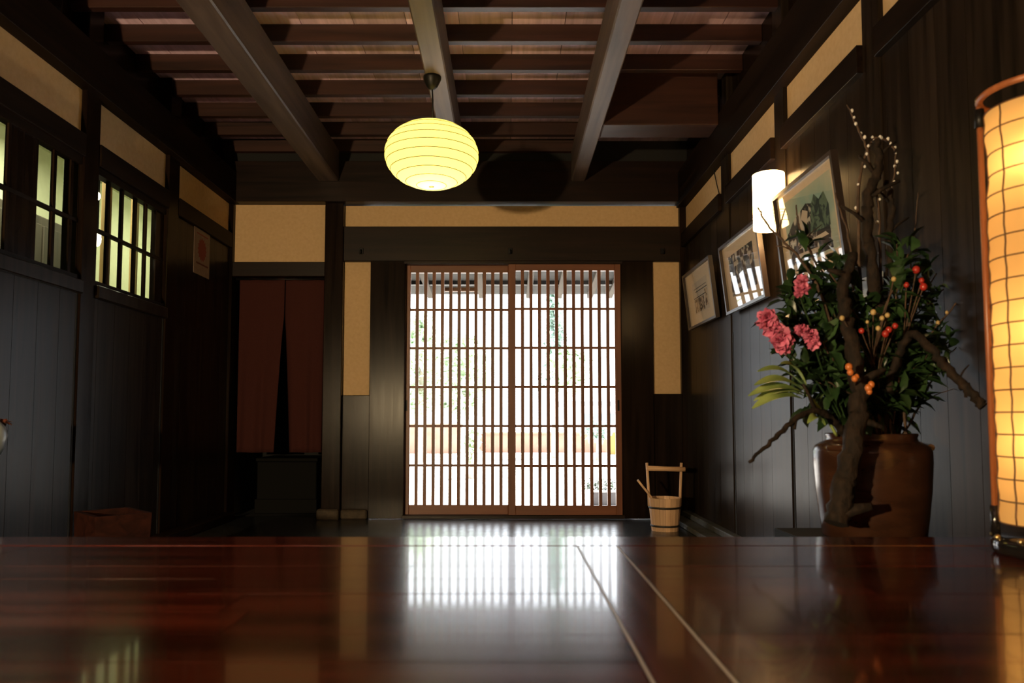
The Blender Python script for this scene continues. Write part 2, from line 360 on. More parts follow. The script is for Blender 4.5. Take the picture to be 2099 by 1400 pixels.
b = NB(); box(b, XL - .1, xb(700), YB + .9, YB + 1.0, -.1, 2.6); box(b, xb(690), xb(700), YB + .15, YB + 1.0, -.1, 2.6); box(b, XL - .1, XL - .05, YB + .1, YB + 1., -.1, 2.6); box(b, XL - .1, xb(690), YB + .12, YB + 1., 2.3, 2.4); box(b, XL - .1, xb(690), YB + .15, YB + 1., -.1, 0)
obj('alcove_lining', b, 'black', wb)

# ---- right wall
wr = struct('wall_right', 'long dark timber side wall with ochre plaster strips carrying framed pictures', 'wall')
def boards(bm, X0, X1, y0, y1, z0, z1, w=.155):
    n = max(1, round((y1 - y0) / w)); w = (y1 - y0) / n
    for i in range(n): box(bm, X0, X1, y0 + i * w + .0012, y0 + (i + 1) * w - .0012, z0, z1)
rp = []                        # posts (y far, y near)
for a, c in (((1476, 400), (1491, 400)), ((1585, 300), (1605, 300)), ((1763, 100), (1798, 100))):
    rp.append((onX(*c, XR - .015).y, onX(*a, XR - .015).y))
rp += [(1.92, 2.04), (0.95, 1.07), (-.1, .02), (-1.2, -1.08)]
for y0, y1 in rp: bx('post', 'wallwood', wr, XR - .008, XR + .12, y0, y1, 0, ZT, .004)
ys = [(YB, YB)] + rp + [(YR, YR)]
b = NB(); g = NB()
for (n0, f0), (n1, f1) in zip(ys, ys[1:]):   # bay between post (n0,f0) farther and (n1,f1) nearer
    ya, yb_ = f1, n0
    if yb_ - ya < .2: continue
    boards(b, XR, XR + .03, ya, yb_ - .022, 0.0, PS0 - .11)
    box(g, XR - .002, XR + .02, yb_ - .020, yb_ - .001, 0.0, EYE + .55)
    box(b, XR, XR + .03, yb_ - .022, yb_, EYE + .55, PS0 - .11)
    bx('rail', 'railY', wr, XR - .03, XR + .05, ya, yb_, PS0 - .115, PS0, .0015)
    pz = bx('plaster_panel', 'plaster', wr, XR + .012, XR + .05, ya, yb_, PS0, PS1 - .025)
obj('board_panel', b, 'wallwood', wr); obj('shadow_gap', g, 'black', wr)
bx('wall_beam', 'railY', wr, XR - .06, XR + .12, YR, YB, PS1 - .03, EYE + 1.97, .002)
bx('upper_board', 'postZ', wr, XR + .03, XR + .12, YR, YB, EYE + 1.97, ZT + .1)
bx('wall_core', 'black', wr, XR + .05, XR + .12, YR, YB, -.1, PS1)
cb_ = NB(); box(cb_, XR - .16, XR - .0, EDGE + .01, YB - .05, 0, .035, .006); box(cb_, XR - .06, XR - .0, EDGE + .01, YB - .05, .035, .075, .006)
tag(obj('baseboard_right', cb_, 'conc'), 'low grey stone curb along the foot of the right wall', 'curb', None, 'structure')

# ---- left wall
wl = struct('wall_left', 'long dark timber side wall with lattice windows and ochre plaster strips', 'wall')
lp = []
for a, c in (((345, 300), (366, 340)), ((174, 200), (204, 220))):
    lp.append((onX(*a, XL).y, onX(*c, XL).y))
lp = [(lp[0][0], lp[0][1]), (lp[1][0], lp[1][1])]
WZ0, WZ1 = EYE + .725, EYE + 1.36
W1 = (2.35, lp[1][0]); W2 = (lp[1][1], lp[0][0])
for y0, y1 in lp + [(2.22, 2.35), (.9, 1.02), (-.5, -.38)]: bx('post', 'postZ', wl, XL - .1, XL + .012, y0, y1, 0, ZT, .004)
b = NB(); boards(b, XL - .03, XL, YR, YB, 0, WZ0 - .07, .17)
boards(b, XL - .03, XL, lp[0][1], YB, WZ0 - .07, PS0 - .1, .17); boards(b, XL - .03, XL, YR, 2.22, WZ0 - .07, PS0 - .1, .17)
obj('board_panel', b, 'wallwood', wl)
g = NB()
for y in (lp[0][0], lp[1][0]): box(g, XL - .02, XL + .002, y - .016, y - .002, 0, WZ0 - .07)
obj('shadow_gap', g, 'black', wl)
for y0, y1 in ((lp[0][1], YB), W2, W1, (1.02, 2.22), (-.38, .9)):
    bx('rail', 'railY', wl, XL - .06, XL + .02, y0, y1, PS0 - .12, PS0, .004)
    bx('plaster_panel', 'plaster', wl, XL - .06, XL - .015, y0, y1, PS0, PS1)
for y0, y1 in (W2, W1): bx('sill_rail', 'wallwood', wl, XL - .06, XL + .03, y0, y1, WZ0 - .075, WZ0 - .005, .004)
bx('wall_beam', 'railY', wl, XL - .1, XL + .06, YR, YB, PS1, EYE + 1.97, .002)
bx('upper_board', 'postZ', wl, XL - .1, XL - .07, YR, YB, EYE + 1.97, ZT + .1)
b = NB(); box(b, XL - .06, XL - .035, YR, W1[0], 0, PS1); box(b, XL - .06, XL - .035, W1[0], W2[1], 0, WZ0 - .06); box(b, XL - .06, XL - .035, lp[0][1], YB, 0, PS1)
obj('wall_core', b, 'black', wl)
bl = NB(); box(bl, XL, XL + .1, EDGE + .01, YB - .05, 0, .06, .005)
tag(obj('baseboard_left', bl, 'railY'), 'low dark curb along the foot of the left wall', 'curb', None, 'structure')
# ---- wall behind the viewer
wx = bx('wall_rear', 'wallwood', None, XL - .1, XR + .1, YR - .1, YR, 0, ZT + .1); tag(wx, 'plain dark timber wall behind the viewer', 'wall', None, 'structure')

# ---- windows in the left wall
def lattice_window(name, label, y0, y1, gaps, mid):
    w = struct(name, label, 'window', (XL, (y0 + y1) / 2, WZ0))
    fr = NB(); box(fr, XL - .05, XL, y0, y1, WZ0 - .005, WZ0 + .022); box(fr, XL - .05, XL, y0, y1, WZ1 - .03, WZ1 + .015)
    box(fr, XL - .05, XL, y0, y0 + .012, WZ0, WZ1)
    obj('window_frame', fr, 'railY', w)
    e = sorted(gaps)
    edges = [y0] + [v for gp in e for v in gp] + [y1]
    for a, c in zip(edges[0::2], edges[1::2]):
        if c - a > .004: bx('bar', 'postZ', w, XL - .03, XL - .014, a, c, WZ0 + .01, WZ1 - .02)
    bx('cross_bar', 'railY', w, XL - .036, XL - .012, y0, y1, mid - .009, mid + .009)
def wy(px): return onX(px, 420, XL - .014).y
A = [wy(v) for v in (198, 226, 254, 281.5, 303)]
gaps2 = [(a, (A[i + 1] if i < 4 else A[4] + .142) - .024) for i, a in enumerate(A)]
mid = onX(262, 500, XL - .012).z
lattice_window('window_2', 'lattice window near the red poster, lit pale green from behind', W2[0], W2[1], gaps2, mid)
B1 = [wy(75), wy(114), wy(149)]
gaps1 = [(B1[0], B1[1] - .024), (B1[1], B1[2] - .024), (B1[2], B1[2] + .045)]
y = wy(12) - .118
gaps1 = [(y, wy(12))] + gaps1
while y - .142 > W1[0] + .05: y -= .142; gaps1.append((y, y + .118))
lattice_window('window_1', 'nearest lattice window, cut by the picture edge, with wide doubled stile', W1[0], W1[1], gaps1, mid)

# ---- room behind the windows
br = struct('wall_side_room', 'pale lit inner room seen through the lattice windows', 'wall')
b = NB(); box(b, -3.75, -3.65, 1.6, 8.1, 0, 2.95); box(b, -3.7, XL - .1, 8.0, 8.1, 0, 2.95); box(b, -3.7, XL - .1, 1.5, 1.6, 0, 2.95)
box(b, -3.7, XL - .1, 1.5, 8.1, 2.9, 3.0); box(b, XL - .2, XL - .12, YB + .02, 8.1, 0, 2.95); obj('inner_wall', b, 'backwall', br)
bx('inner_floor', 'tub', br, -3.7, XL - .1, 1.5, 8.1, -.1, 0)
t = thing('fluorescent_lamp', 'nearer fluorescent ceiling lamp in the room behind the lattice windows', 'lamp', (-3.0, 4.6, 2.86))
bx('lamp_housing', 'backwall', t, -3.06, -2.94, 4.0, 5.2, 2.855, 2.899)
b = NB(); tube(b, [(-3.0, 4.02, 2.835), (-3.0, 5.18, 2.835)], .02, 10); obj('lamp_tube', b, 'tube', t)
lgt = bpy.data.lights.new('side_room_light', 'AREA'); lgt.shape = 'RECTANGLE'; lgt.size = .12; lgt.size_y = 1.2; lgt.energy = 46; lgt.color = (0.95, 1.0, 0.66)
lg2 = bpy.data.lights.new('side_room_light', 'AREA'); lg2.shape = 'RECTANGLE'; lg2.size = .12; lg2.size_y = 1.2; lg2.energy = 13; lg2.color = (0.95, 1.0, 0.66)
t2 = thing('fluorescent_lamp', 'second fluorescent ceiling lamp, added unseen deeper in the room behind the lattice windows', 'lamp', (-3.0, 6.9, 2.86))  # second lamp is an addition to brighten the far end of this room
bx('lamp_housing', 'backwall', t2, -3.06, -2.94, 6.3, 7.5, 2.855, 2.899); b = NB(); tube(b, [(-3.0, 6.32, 2.835), (-3.0, 7.48, 2.835)], .02, 10); obj('lamp_tube', b, 'tube', t2)
o2 = bpy.data.objects.new('side_room_light', lg2); C.objects.link(o2); o2.parent = t2; o2.location = (0, 0, -.05)
o = bpy.data.objects.new('side_room_light', lgt); C.objects.link(o); o.parent = t; o.location = (0, 0, -.05)
cab = thing('side_room_cabinet', 'brown wooden cabinet standing behind the nearest lattice window', 'cabinet', (-3.5, 5.1, 0))
bx('cabinet_body', 'cabinet', cab, -3.64, -3.3, 4.45, 5.75, 0.001, 2.22, .01); bx('cabinet_door', 'cabinet', cab, -3.3, -3.28, 4.5, 5.09, .1, 2.15, .004); bx('cabinet_door', 'cabinet', cab, -3.3, -3.28, 5.11, 5.7, .1, 2.15, .004)
p = onX(203, 480, -2.55)
t = thing('wooden_pole', 'amber wooden pole standing behind the second lattice window', 'pole', (-2.62, 4.71, 0)); bx('pole_shaft', 'amber', t, -2.64, -2.60, 4.68, 4.74, 0.001, 2.88, .004)
t = thing('wooden_pole', 'amber wooden pole in the side room, the farther of two', 'pole', (-2.95, 5.71, 0)); bx('pole_shaft', 'amber', t, -2.97, -2.93, 5.68, 5.74, 0.001, 2.88, .004)
for i, (py, lab) in enumerate(((402, 'small round globe lamp glowing behind the second lattice window, upper one'), (490, 'oval globe lamp glowing behind the second lattice window, lower one'))):
    q = onX(200, py, -2.42); t = thing('globe_lamp', lab, 'lamp', q + Vector((0, 0, .06)))
    b = NB(); ball(b, q, .017 if i == 0 else .021, 2, (1, 1, 1.5 if i == 0 else 2.2)); obj('globe', b, 'globe', t)
    b = NB(); tube(b, [q + Vector((0, 0, .03)), Vector((q.x, q.y, 2.9))], .004, 6); obj('cord', b, 'iron', t)

# ---- ceiling
ce = struct('ceiling', 'ceiling of weathered planks laid over dark cross joists', 'ceiling')
b = NB(); x = XL - .1; 
offs = onZ(1050, 30, ZT).x % .3
x = XL - .1 - ((XL - .1 - offs) % .3)
while x < XR + .1: box(b, x + .002, x + .298, YR, YB + .1, ZT, ZT + .02); x += .3
obj('ceiling_boards', b, 'ceilY', ce); bx('ceiling_backing', 'black', ce, XL - .1, XR + .1, YR - .1, YB + .1, ZT + .022, ZT + .1)
jy = [onZ(1040, v, ZJ).y for v in (276, 84)]; step = (jy[0] - jy[1]) / 4
yj = jy[0] + step
XBR0, XBR1 = onZ(1271, 0, ZBM).x, onZ(1321, 0, ZBM).x
CBY = (onZ(1300, 285, ZBM).y, onZ(1300, 258, ZBM).y)
while yj > YR + .1:
    x1 = XR + .03
    if yj < YB: 
        if CBY[0] - .02 < yj < YB: x1 = XBR1
        bx('joist', 'joistX', ce, XL - .07, x1, yj, yj + .048, ZJ, ZT, .003)
    yj -= step
def beam(lab, x0, x1, y0, y1):
    o = bx('ceiling_beam', 'beamY', None, x0, x1, y0, y1, ZBM, ZJ, .008); tag(o, lab, 'beam', 'heavy beams under the ceiling joists', 'structure')
beam('heavy ceiling beam on the left, the widest of the three lengthwise beams', onZ(357, 0, ZBM).x, onZ(432, 0, ZBM).x, YR, YB - .07)
beam('narrow ceiling beam above the yellow paper lamp', onZ(834, 0, ZBM).x, onZ(888, 0, ZBM).x, YR, YB - .07)
beam('ceiling beam on the right with a knot near the top of the picture', XBR0, XBR1, YR, YB - .07)
o = bx('cross_beam', 'joistX', None, XBR1, XR - .06, CBY[0] - .02, CBY[1] - .02, ZBM, ZT, .006)
tag(o, 'short cross beam between the right ceiling beam and the right wall', 'beam', None, 'structure')

# ================================================================== DOORS
def lattice_door(name, label, pxa, pxb, open_a, open_b, y0, handle_px, rails, pyt, pyo, pyb):
    d = struct(name, label, 'door', (xb((pxa + pxb) / 2), YB + y0, 0))
    Y0, Y1 = YB + y0, YB + y0 + .034
    zt, zo, zbt = zb(pyt), zb(pyo), zb(1037)
    bx('stile', 'doorZ', d, xb(pxa), xb(open_a), Y0, Y1, .012, zt, .003)
    bx('stile', 'doorZ', d, xb(open_b), xb(pxb), Y0, Y1, .012, zt, .003)
    bx('top_rail', 'doorX', d, xb(open_a), xb(open_b), Y0 + .002, Y1 - .002, zo, zt, .002)
    bx('bottom_rail', 'doorX', d, xb(open_a), xb(open_b), Y0 + .002, Y1 - .002, .012, zbt, .002)
    lat = NB(); n = 12; W = (xb(open_b) - xb(open_a)); pit = (W + .026) / n
    for i in range(1, n):
        xc = xb(open_a) + i * pit - .013; box(lat, xc - .013, xc + .013, Y0 + .004, Y0 + .022, zbt - .01, zo + .01)
    obj('lattice', lat, 'doorZ', d)
    for py in rails:
        z = zb(py); bx('cross_rail', 'doorX', d, xb(open_a), xb(open_b), Y0 + .02, Y0 + .032, z - .0095, z + .0095)
    hx = xb(handle_px); hb = NB(); box(hb, hx - .008, hx + .008, Y0 - .002, Y0 + .006, zb(842), zb(820), .002); obj('finger_pull', hb, 'iron', d, 'dark recessed finger pull')
RAILS = (632, 712, 792.5, 873.5, 955.5)
lattice_door('door_1', 'left sliding wooden lattice door, its right edge behind the other', 826, 1050, 838, 1041, .055, 831, RAILS, 541, 556, 1063)
lattice_door('door_2', 'right sliding wooden lattice door, its left edge overlapping the other', 1042, 1276, 1057, 1262, .012, 1268, RAILS, 539, 554, 1063)

# ================================================================== CURTAIN AND ALCOVE
cu = thing('doorway_curtain', 'short maroon split curtain hanging in the dark side doorway', 'curtain', (xb(571), YB + .05, zb(928)))
b = NB(); tube(b, [(xb(474), YB + .05, zb(570)), (xb(662), YB + .05, zb(570))], .009, 10); obj('curtain_rod', b, 'iron', cu)
def cloth(pa_t, pb_t, pa_m, pb_m, pa_b, pb_b, ph):
    b = NB(); nu, nv = 26, 30; grid = []
    for j in range(nv + 1):
        t = j / nv; py = 568 + (928 - 568) * t
        s = 0 if py < 650 else (py - 650) / 278
        pa = pa_t + (pa_m - pa_t) * min(1, t * 4) if py < 650 else pa_m + (pa_b - pa_m) * s ** .8
        pb = pb_t + (pb_m - pb_t) * min(1, t * 4) if py < 650 else pb_m + (pb_b - pb_m) * s ** .8
        row = []
        for i in range(nu + 1):
            u = i / nu; off = (.004 + .012 * t) * math.sin(u * 11 + ph + t * .8) + .006 * t * math.sin(u * 23 + ph)
            row.append(b.verts.new((xb(pa + (pb - pa) * u), YB + .05 + off, zb(py) + .002 * math.sin(u * 9))))
        grid.append(row)
    for j in range(nv):
        for i in range(nu):
            f = b.faces.new((grid[j][i], grid[j][i + 1], grid[j + 1][i + 1], grid[j + 1][i])); f.smooth = True
    o = obj('curtain_panel', b, 'noren', cu); sm = o.modifiers.new('Solidify', 'SOLIDIFY'); sm.thickness = .0025
cloth(482, 576.6, 482, 576.3, 481, 560, 0.4); cloth(577.4, 659, 577, 659, 590, 657, 2.0)
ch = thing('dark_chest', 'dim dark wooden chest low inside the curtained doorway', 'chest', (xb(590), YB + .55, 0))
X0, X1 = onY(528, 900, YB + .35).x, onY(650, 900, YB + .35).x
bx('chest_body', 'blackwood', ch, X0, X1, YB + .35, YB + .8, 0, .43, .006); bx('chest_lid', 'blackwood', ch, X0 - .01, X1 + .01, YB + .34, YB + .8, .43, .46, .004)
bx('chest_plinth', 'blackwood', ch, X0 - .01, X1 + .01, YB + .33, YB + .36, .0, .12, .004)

# hooks on the lintel
for px, lab in ((738, 'small iron hook on the lintel above the left plaster panel'), (1046, 'small iron hook on the lintel above the meeting of the lattice doors'), (1361, 'small iron hook on the lintel above the right plaster panel')):
    z = zb(517); x = xb(px); t = thing('lintel_hook', lab, 'hook', (x, YB - .015, z), 'iron hooks on the door lintel')
    b = NB(); box(b, x - .018, x + .018, YB - .022, YB - .015, z - .02, z + .03, .003); obj('hook_plate', b, 'iron', t)
    b = NB(); tube(b, smooth_path([(x, YB - .02, z + .015), (x, YB - .05, z + .005), (x, YB - .055, z - .012), (x, YB - .04, z - .02)]), .005, 8); obj('hook_prong', b, 'iron', t)

# ================================================================== LAMPS
def pendant(lab, x, y, zc, rx, rz, energy):
    t = thing('paper_pendant_lamp', lab, 'lamp', (x, y, zc - rz))
    b = NB(); lathe(b, [(0, ZBM), (.05, ZBM), (.05, ZBM - .012), (.042, ZBM - .03), (.03, ZBM - .055), (.012, ZBM - .072), (0, ZBM - .074)], x, y, 24); obj('ceiling_cap', b, 'iron', t, 'black cap on the beam')
    b = NB(); tube(b, [(x, y, ZBM - .06), (x + .004, y, (ZBM + zc + rz) / 2), (x, y, zc + rz - .03)], .0045, 8); obj('cord', b, 'iron', t)
    b = NB(); prof = []; nr = 11; a0, a1 = math.radians(74), math.radians(-88)
    K = nr * 4
    for i in range(K + 1):
        a = a0 + (a1 - a0) * i / K; bul = 1 - .011 * abs(math.cos(PI * i / 4)) ** 6
        prof.append((rx * math.cos(a) ** .92 * bul, zc + rz * math.sin(a) * bul))
    lathe(b, prof, x, y, 56); sh = obj('shade', b, 'shade', t)
    b = NB()
    for i in range(0, K + 1, 4): r, z = prof[i]; ring(b, (x, y, z), r + .0006, .0019, 56, 6)
    obj('shade_ribs', b, 'rib', sh)
    b = NB(); lathe(b, [(0, zc + .07), (.018, zc + .07), (.018, zc + .03), (.03, zc), (.028, zc - .03), (0, zc - .05)], x, y, 20); obj('bulb', b, 'bulb', t)
    light('pendant_bulb_light', (x, y, zc - .075), energy, (1.0, 0.76, 0.42), .03, t)
q = onZ(886, 158, ZBM); c = onY(887, 318.5, q.y)
pendant('round yellow paper lamp hanging on a cord in front of the doors', q.x, q.y, c.z, .258, .178, 4)
bl_ = thing('added_lamp', 'low standing bulb lamp added unseen on the wooden floor behind the viewer', 'lamp', (-1.9, -1.0, WF))  # unseen lamp added behind the viewer to brighten the camera-facing plaster
b = NB(); lathe(b, [(0, WF), (.11, WF), (.11, WF + .02), (.014, WF + .035), (.012, WF + .32), (.02, WF + .33), (.02, WF + .36), (0, WF + .36)], -1.9, -1.0, 24); obj('lamp_stand', b, 'iron', bl_)
b = NB(); ball(b, (-1.9, -1.0, WF + .395), .04); obj('bulb', b, 'bulb', bl_)
light('added_lamp_light', (-1.9, -1.0, WF + .50), 650, (1.0, .73, .40), .06, bl_)

# wall lamp on the second post
ly = (rp[1][0] + rp[1][1]) / 2 - .06
lc = onY(1576, 412, ly); R = .078; z0, z1 = lc.z - .145, lc.z + .135
t = thing('wall_lamp', 'white paper wall lamp glowing on the post beside the largest picture', 'lamp', (lc.x, ly, z0))
b = NB(); lathe(b, [(R, z0), (R * 1.0, z0 + .02), (R, z1 - .01), (R, z1)], lc.x, ly, 40); sh = obj('shade', b, 'sconce', t)
sh.modifiers.new('Solidify', 'SOLIDIFY').thickness = .001
b = NB()
for z in (z0 + .02, z0 + .045, z0 + .06, z0 + .075): ring(b, (lc.x, ly, z), R + .001, .0014, 40, 6)
obj('shade_hoop', b, 'lattice', sh)
bx('wall_bracket', 'postZ', t, lc.x + R * .6, XR - .014, ly - .02, ly + .02, lc.z - .03, lc.z + .03, .004)
b = NB(); ball(b, (lc.x, ly, lc.z), .03); obj('bulb', b, 'bulb', t)
light('wall_lamp_light', (lc.x, ly, z0 + .02), 9, (1.0, .62, .28), .03, t)

# floor lantern
LY = 1.58; LX = onY(2142, 700, LY).x; R = .094
sz0, sz1 = onY(2045, 1075, LY).z, onY(2010, 222, LY).z
t = thing('floor_lantern', 'tall amber paper floor lantern cut by the right picture edge', 'lamp', (LX, LY, WF))
b = NB(); n = 48; prof = []
for i in range(n + 1):
    z = sz0 + (sz1 - sz0) * i / n; k = i / n; prof.append((R * (1 - .05 * math.exp(-((k - .86) / .05) ** 2)) + .0015 * math.sin(i * 1.7), z))
lathe(b, prof, LX, LY, 48); sh = obj('shade', b, 'lantern', t)
b = NB(); rows = 19
for i in range(rows + 1):
    z = sz0 + (sz1 - sz0) * i / rows; r = prof[min(n, round(i * n / rows))][0]; ring(b, (LX, LY, z), r + .001, .0016, 40, 5)
for j in range(8):
    a = j * PI / 4 + PI - .66 + .89
    tube(b, [(LX + (r + .001) * math.cos(a), LY + (r + .001) * math.sin(a), z) for r, z in prof], .0018, 5)
obj('shade_grid', b, 'lattice', sh, 'dark cord grid over the paper')
zt = onY(2004, 190, LY).z
b = NB(); ring(b, (LX, LY, zt), R + .009, .0075, 48, 8); obj('top_hoop', b, 'redwood', t, 'orange lit wooden hoop')
for j in range(3):
    a = PI - .66 + j * 2 * PI / 3; px_, py_ = LX + (R + .009) * math.cos(a), LY + (R + .009) * math.sin(a)
    b = NB(); tube(b, [(px_, py_, WF + .055), (px_, py_, zt)], .0065, 8); pl = obj('pole', b, 'redwood', t)
    b = NB(); tube(b, [(px_, py_, zt - .055), (px_, py_, zt - .012)], .0105, 10); obj('pole_joint', b, 'iron', pl, 'black joint below the hoop')
    b = NB(); tube(b, [(px_, py_, WF + .03), (px_, py_, WF + .1)], .0095, 10); obj('pole_foot', b, 'lacquer', pl, 'black foot sleeve')
    b = NB(); ball(b, (px_, py_, zt + .012), .008); obj('pole_cap', b, 'brass', pl, 'small metal cap')
b = NB(); lathe(b, [(0, WF), (.108, WF), (.114, WF + .008), (.114, WF + .026), (.108, WF + .034), (0, WF + .034)], LX, LY, 48); bs = obj('base', b, 'lacquer', t, 'black lacquered round base')
for a in (PI - .66, PI - .2, PI + .4):
    b = NB(); ball(b, (LX + .108 * math.cos(a), LY + .108 * math.sin(a), WF + .036), .0065); obj('base_stud', b, 'brass', bs, 'shiny metal stud')
for i, (kz, dx, dy) in enumerate(((.86, -.02, -.045), (.46, .0, -.045), (.2, -.01, -.045))):
    z = sz0 + (sz1 - sz0) * kz; b = NB(); ball(b, (LX + dx, LY + dy + .03, z), .016); obj('bulb', b, 'bulb', t)
    light('lantern_bulb_light', (LX + dx, LY + dy - .005, z), .48, (1.0, .62, .25), .012, t)

# ================================================================== PICTURES ON THE RIGHT WALL
def picture(name, lab, BL, BR, top_py, group):
    yf, yn = onX(*BL, XR - .03).y, onX(*BR, XR - .03).y
    z0 = (onX(*BL, XR - .03).z + onX(*BR, XR - .03).z) / 2
    H = onX(BL[0] - 8, top_py, XR - .07).z - z0; W = yf - yn; lean = .11
    t = thing(name, lab, 'picture', (XR - .03, (yf + yn) / 2, z0), group)
    ca, sa = math.cos(lean), math.sin(lean)
    def fix(bm):               # local (u: along wall towards the viewer, v up, n out of the wall) -> world
        for v in bm.verts:
            u, w_, n_ = v.co; v.co = (XR - .03 - w_ * sa - n_ * ca, yf - u, z0 + w_ * ca - n_ * sa)
    def part(nm, m, boxes, parent=t, label=None, shapes=None):
        b = NB()
        for q in boxes: box(b, *q)
        for s in shapes or (): b.faces.new([b.verts.new(p) for p in s])
        fix(b); return obj(nm, b, m, parent, label)
    fw = .017
    part('picture_frame', 'frame', [(0, W, 0, fw, 0, .028), (0, W, H - fw, H, 0, .028), (0, fw, fw, H - fw, 0, .028), (W - fw, W, fw, H - fw, 0, .028)])
    part('backing', 'frame', [(fw, W - fw, fw, H - fw, 0, .006)])
    mt = part('mount_board', 'mat', [(fw, W - fw, fw, H - fw, .006, .009)])
    return t, part, W, H, fw
g = 'framed prints on the right wall'
# farthest, sepia building
t, part, W, H, fw = picture('framed_picture', 'framed sepia print of a building, farthest picture beside the bucket corner', (1419, 672), (1476, 655), 562, g)
pr = part('print', 'print_pale', [(W * .24, W * .78, H * .22, H * .76, .009, .0095)])
def prism(u0, u1, v0, v1, n): return (u0, u1, v0, v1, n, n + .0005)
part('print_ink', 'print_sepia', [prism(W * .28, W * .62, H * .24, H * .47, .0095), prism(W * .66, W * .74, H * .28, H * .56, .0095)], pr)
part('print_lines', 'print_ink', [prism(W * .27, W * .70, H * .485, H * .50, .0096), prism(W * .34, W * .76, H * .585, H * .60, .0096), prism(W * .30, W * .74, H * .64, H * .65, .0096)] + [prism(W * (.3 + .06 * i), W * (.308 + .06 * i), H * .26, H * .48, .0101) for i in range(6)], pr)
part('glass_pane', 'glass', [(fw, W - fw, fw, H - fw, .0125, .014)])
# middle, black and white trees
t, part, W, H, fw = picture('framed_picture', 'framed black and white tree print below the wall lamp, middle picture', (1498, 643), (1579, 610), 502, g)
pr = part('print', 'print_bw', [(W * .17, W * .80, H * .22, H * .80, .009, .0095)])
part('print_ink', 'print_ink', [prism(W * (.25 + .13 * i), W * (.27 + .13 * i), H * .24, H * (.6 + .05 * (i % 2)), .0096) for i in range(4)], pr)
part('print_pale_shape', 'print_pale', [prism(W * .28, W * .5, H * .3, H * .36, .0097)], pr); part('print_pale_shape', 'print_pale', [prism(W * .3, W * .42, H * .62, H * .68, .0097)], pr)
part('glass_pane', 'glass', [(fw, W - fw, fw, H - fw, .0125, .014)])
# nearest, mountain with teal sky
t, part, W, H, fw = picture('framed_picture', 'largest framed print of trees under a teal sky, right of the wall lamp', (1618, 601), (1749, 545), 395, g)
pr = part('print', 'print_sky', [(W * .13, W * .90, H * .20, H * .88, .009, .0094)])
def poly(pts, n): return [(W * u, H * v, n) for u, v in pts]
part('print_trees', 'print_bw', [], pr, None, [poly([(.15, .24), (.82, .22), (.80, .56), (.66, .52), (.60, .70), (.50, .74), (.40, .70), (.28, .66), (.15, .56)], .0097)])
part('print_hill', 'print_green', [], pr, None, [poly([(.52, .44), (.82, .42), (.83, .60), (.78, .74), (.70, .70), (.64, .77), (.58, .70)], .0100)])
part('print_snow', 'print_pale', [], pr, None, [poly([(.30, .40), (.46, .46), (.52, .66), (.44, .70), (.38, .60)], .0103), ])
part('print_snow', 'print_pale', [], pr, None, [poly([(.2, .27), (.6, .25), (.62, .29), (.3, .32)], .0103)])
part('print_snow', 'print_pale', [], pr, None, [poly([(.3, .36), (.78, .35), (.74, .39), (.4, .39)], .0103)])
part('glass_pane', 'glass', [(fw, W - fw, fw, H - fw, .0125, .014)])
# thin pale panel added on the wall behind the flowers
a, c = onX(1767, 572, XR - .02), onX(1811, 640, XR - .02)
s = bx('pale_panel', 'sheet', None, XR - .0245, XR - .0165, c.y, a.y, c.z, a.z); tag(s, 'pale blue-white flat panel on the wall behind the flower branches', 'paper')
# poster on the left wall
a, c = onX(399, 462, XL + .003), onX(428.5, 573, XL + .003)
t = thing('paper_poster', 'pale paper poster with a red round emblem, left of the curtain doorway', 'poster', (XL, (a.y + c.y) / 2, c.z))
zc0, zc1 = onX(428, 573, XL).z, onX(399, 462, XL).z
bx('poster_sheet', 'poster', t, XL + .001, XL + .003, a.y, c.y, zc0, zc1)
b = NB(); yc, zc = (a.y + c.y) / 2 + .0, (zc0 + zc1) / 2 + .02; n = 16; vs = []
for i in range(n * 2):
    r = .078 if i % 2 == 0 else .062; an = PI * i / n; vs.append(b.verts.new((XL + .0036, yc + r * math.cos(an), zc + r * 1.15 * math.sin(an))))
b.faces.new(vs); em = obj('poster_emblem', b, 'posterred', t, 'red round emblem')
w = c.y - a.y
bx('poster_text_bar', 'posterdark', t, XL + .003, XL + .0036, a.y + w * .15, c.y - w * .1, zc0 + .075, zc0 + .088)
bx('poster_text_bar', 'posterred', t, XL + .003, XL + .0036, a.y + w * .15, c.y - w * .15, zc1 - .045, zc1 - .037)
# thin cable
wp = [onX(x_, y_, XR - .01) for x_, y_ in ((1462, 340), (1466, 362), (1471, 385), (1477, 408))]
t = thing('thin_cable', 'thin black cable hanging across the farthest plaster strip of the right wall', 'cable', wp[-1])
b = NB(); tube(b, smooth_path(wp), .0035, 6); obj('cable_run', b, 'iron', t)
# wall vase at far left
q = onX(-18, 893, XL + .07)
t = thing('wall_vase', 'small white vase with a russet bloom at the left picture edge', 'vase', (XL + .07, q.y, q.z - .09))
b = NB(); z = q.z; lathe(b, [(0, z - .09), (.03, z - .09), (.05, z - .05), (.058, z), (.05, z + .035), (.028, z + .06), (.03, z + .07), (.022, z + .068), (.02, z + .04), (0, z + .03)], XL + .07, q.y, 28); obj('vase_body', b, 'vasewhite', t)
bx('vase_hanger', 'iron', t, XL, XL + .03, q.y - .01, q.y + .01, z - .02, z + .05)
p = onX(10, 862, XL + .1)
t2 = thing('russet_flower', 'small russet flower head in the white wall vase', 'flower', (XL + .07, q.y, z + .04))
b = NB(); tube(b, smooth_path([(XL + .07, q.y, z + .035), (XL + .075, q.y + .005, z + .08), p - Vector((0, 0, .02)), p]), .004, 6); obj('stem', b, 'twig', t2)
b = NB()
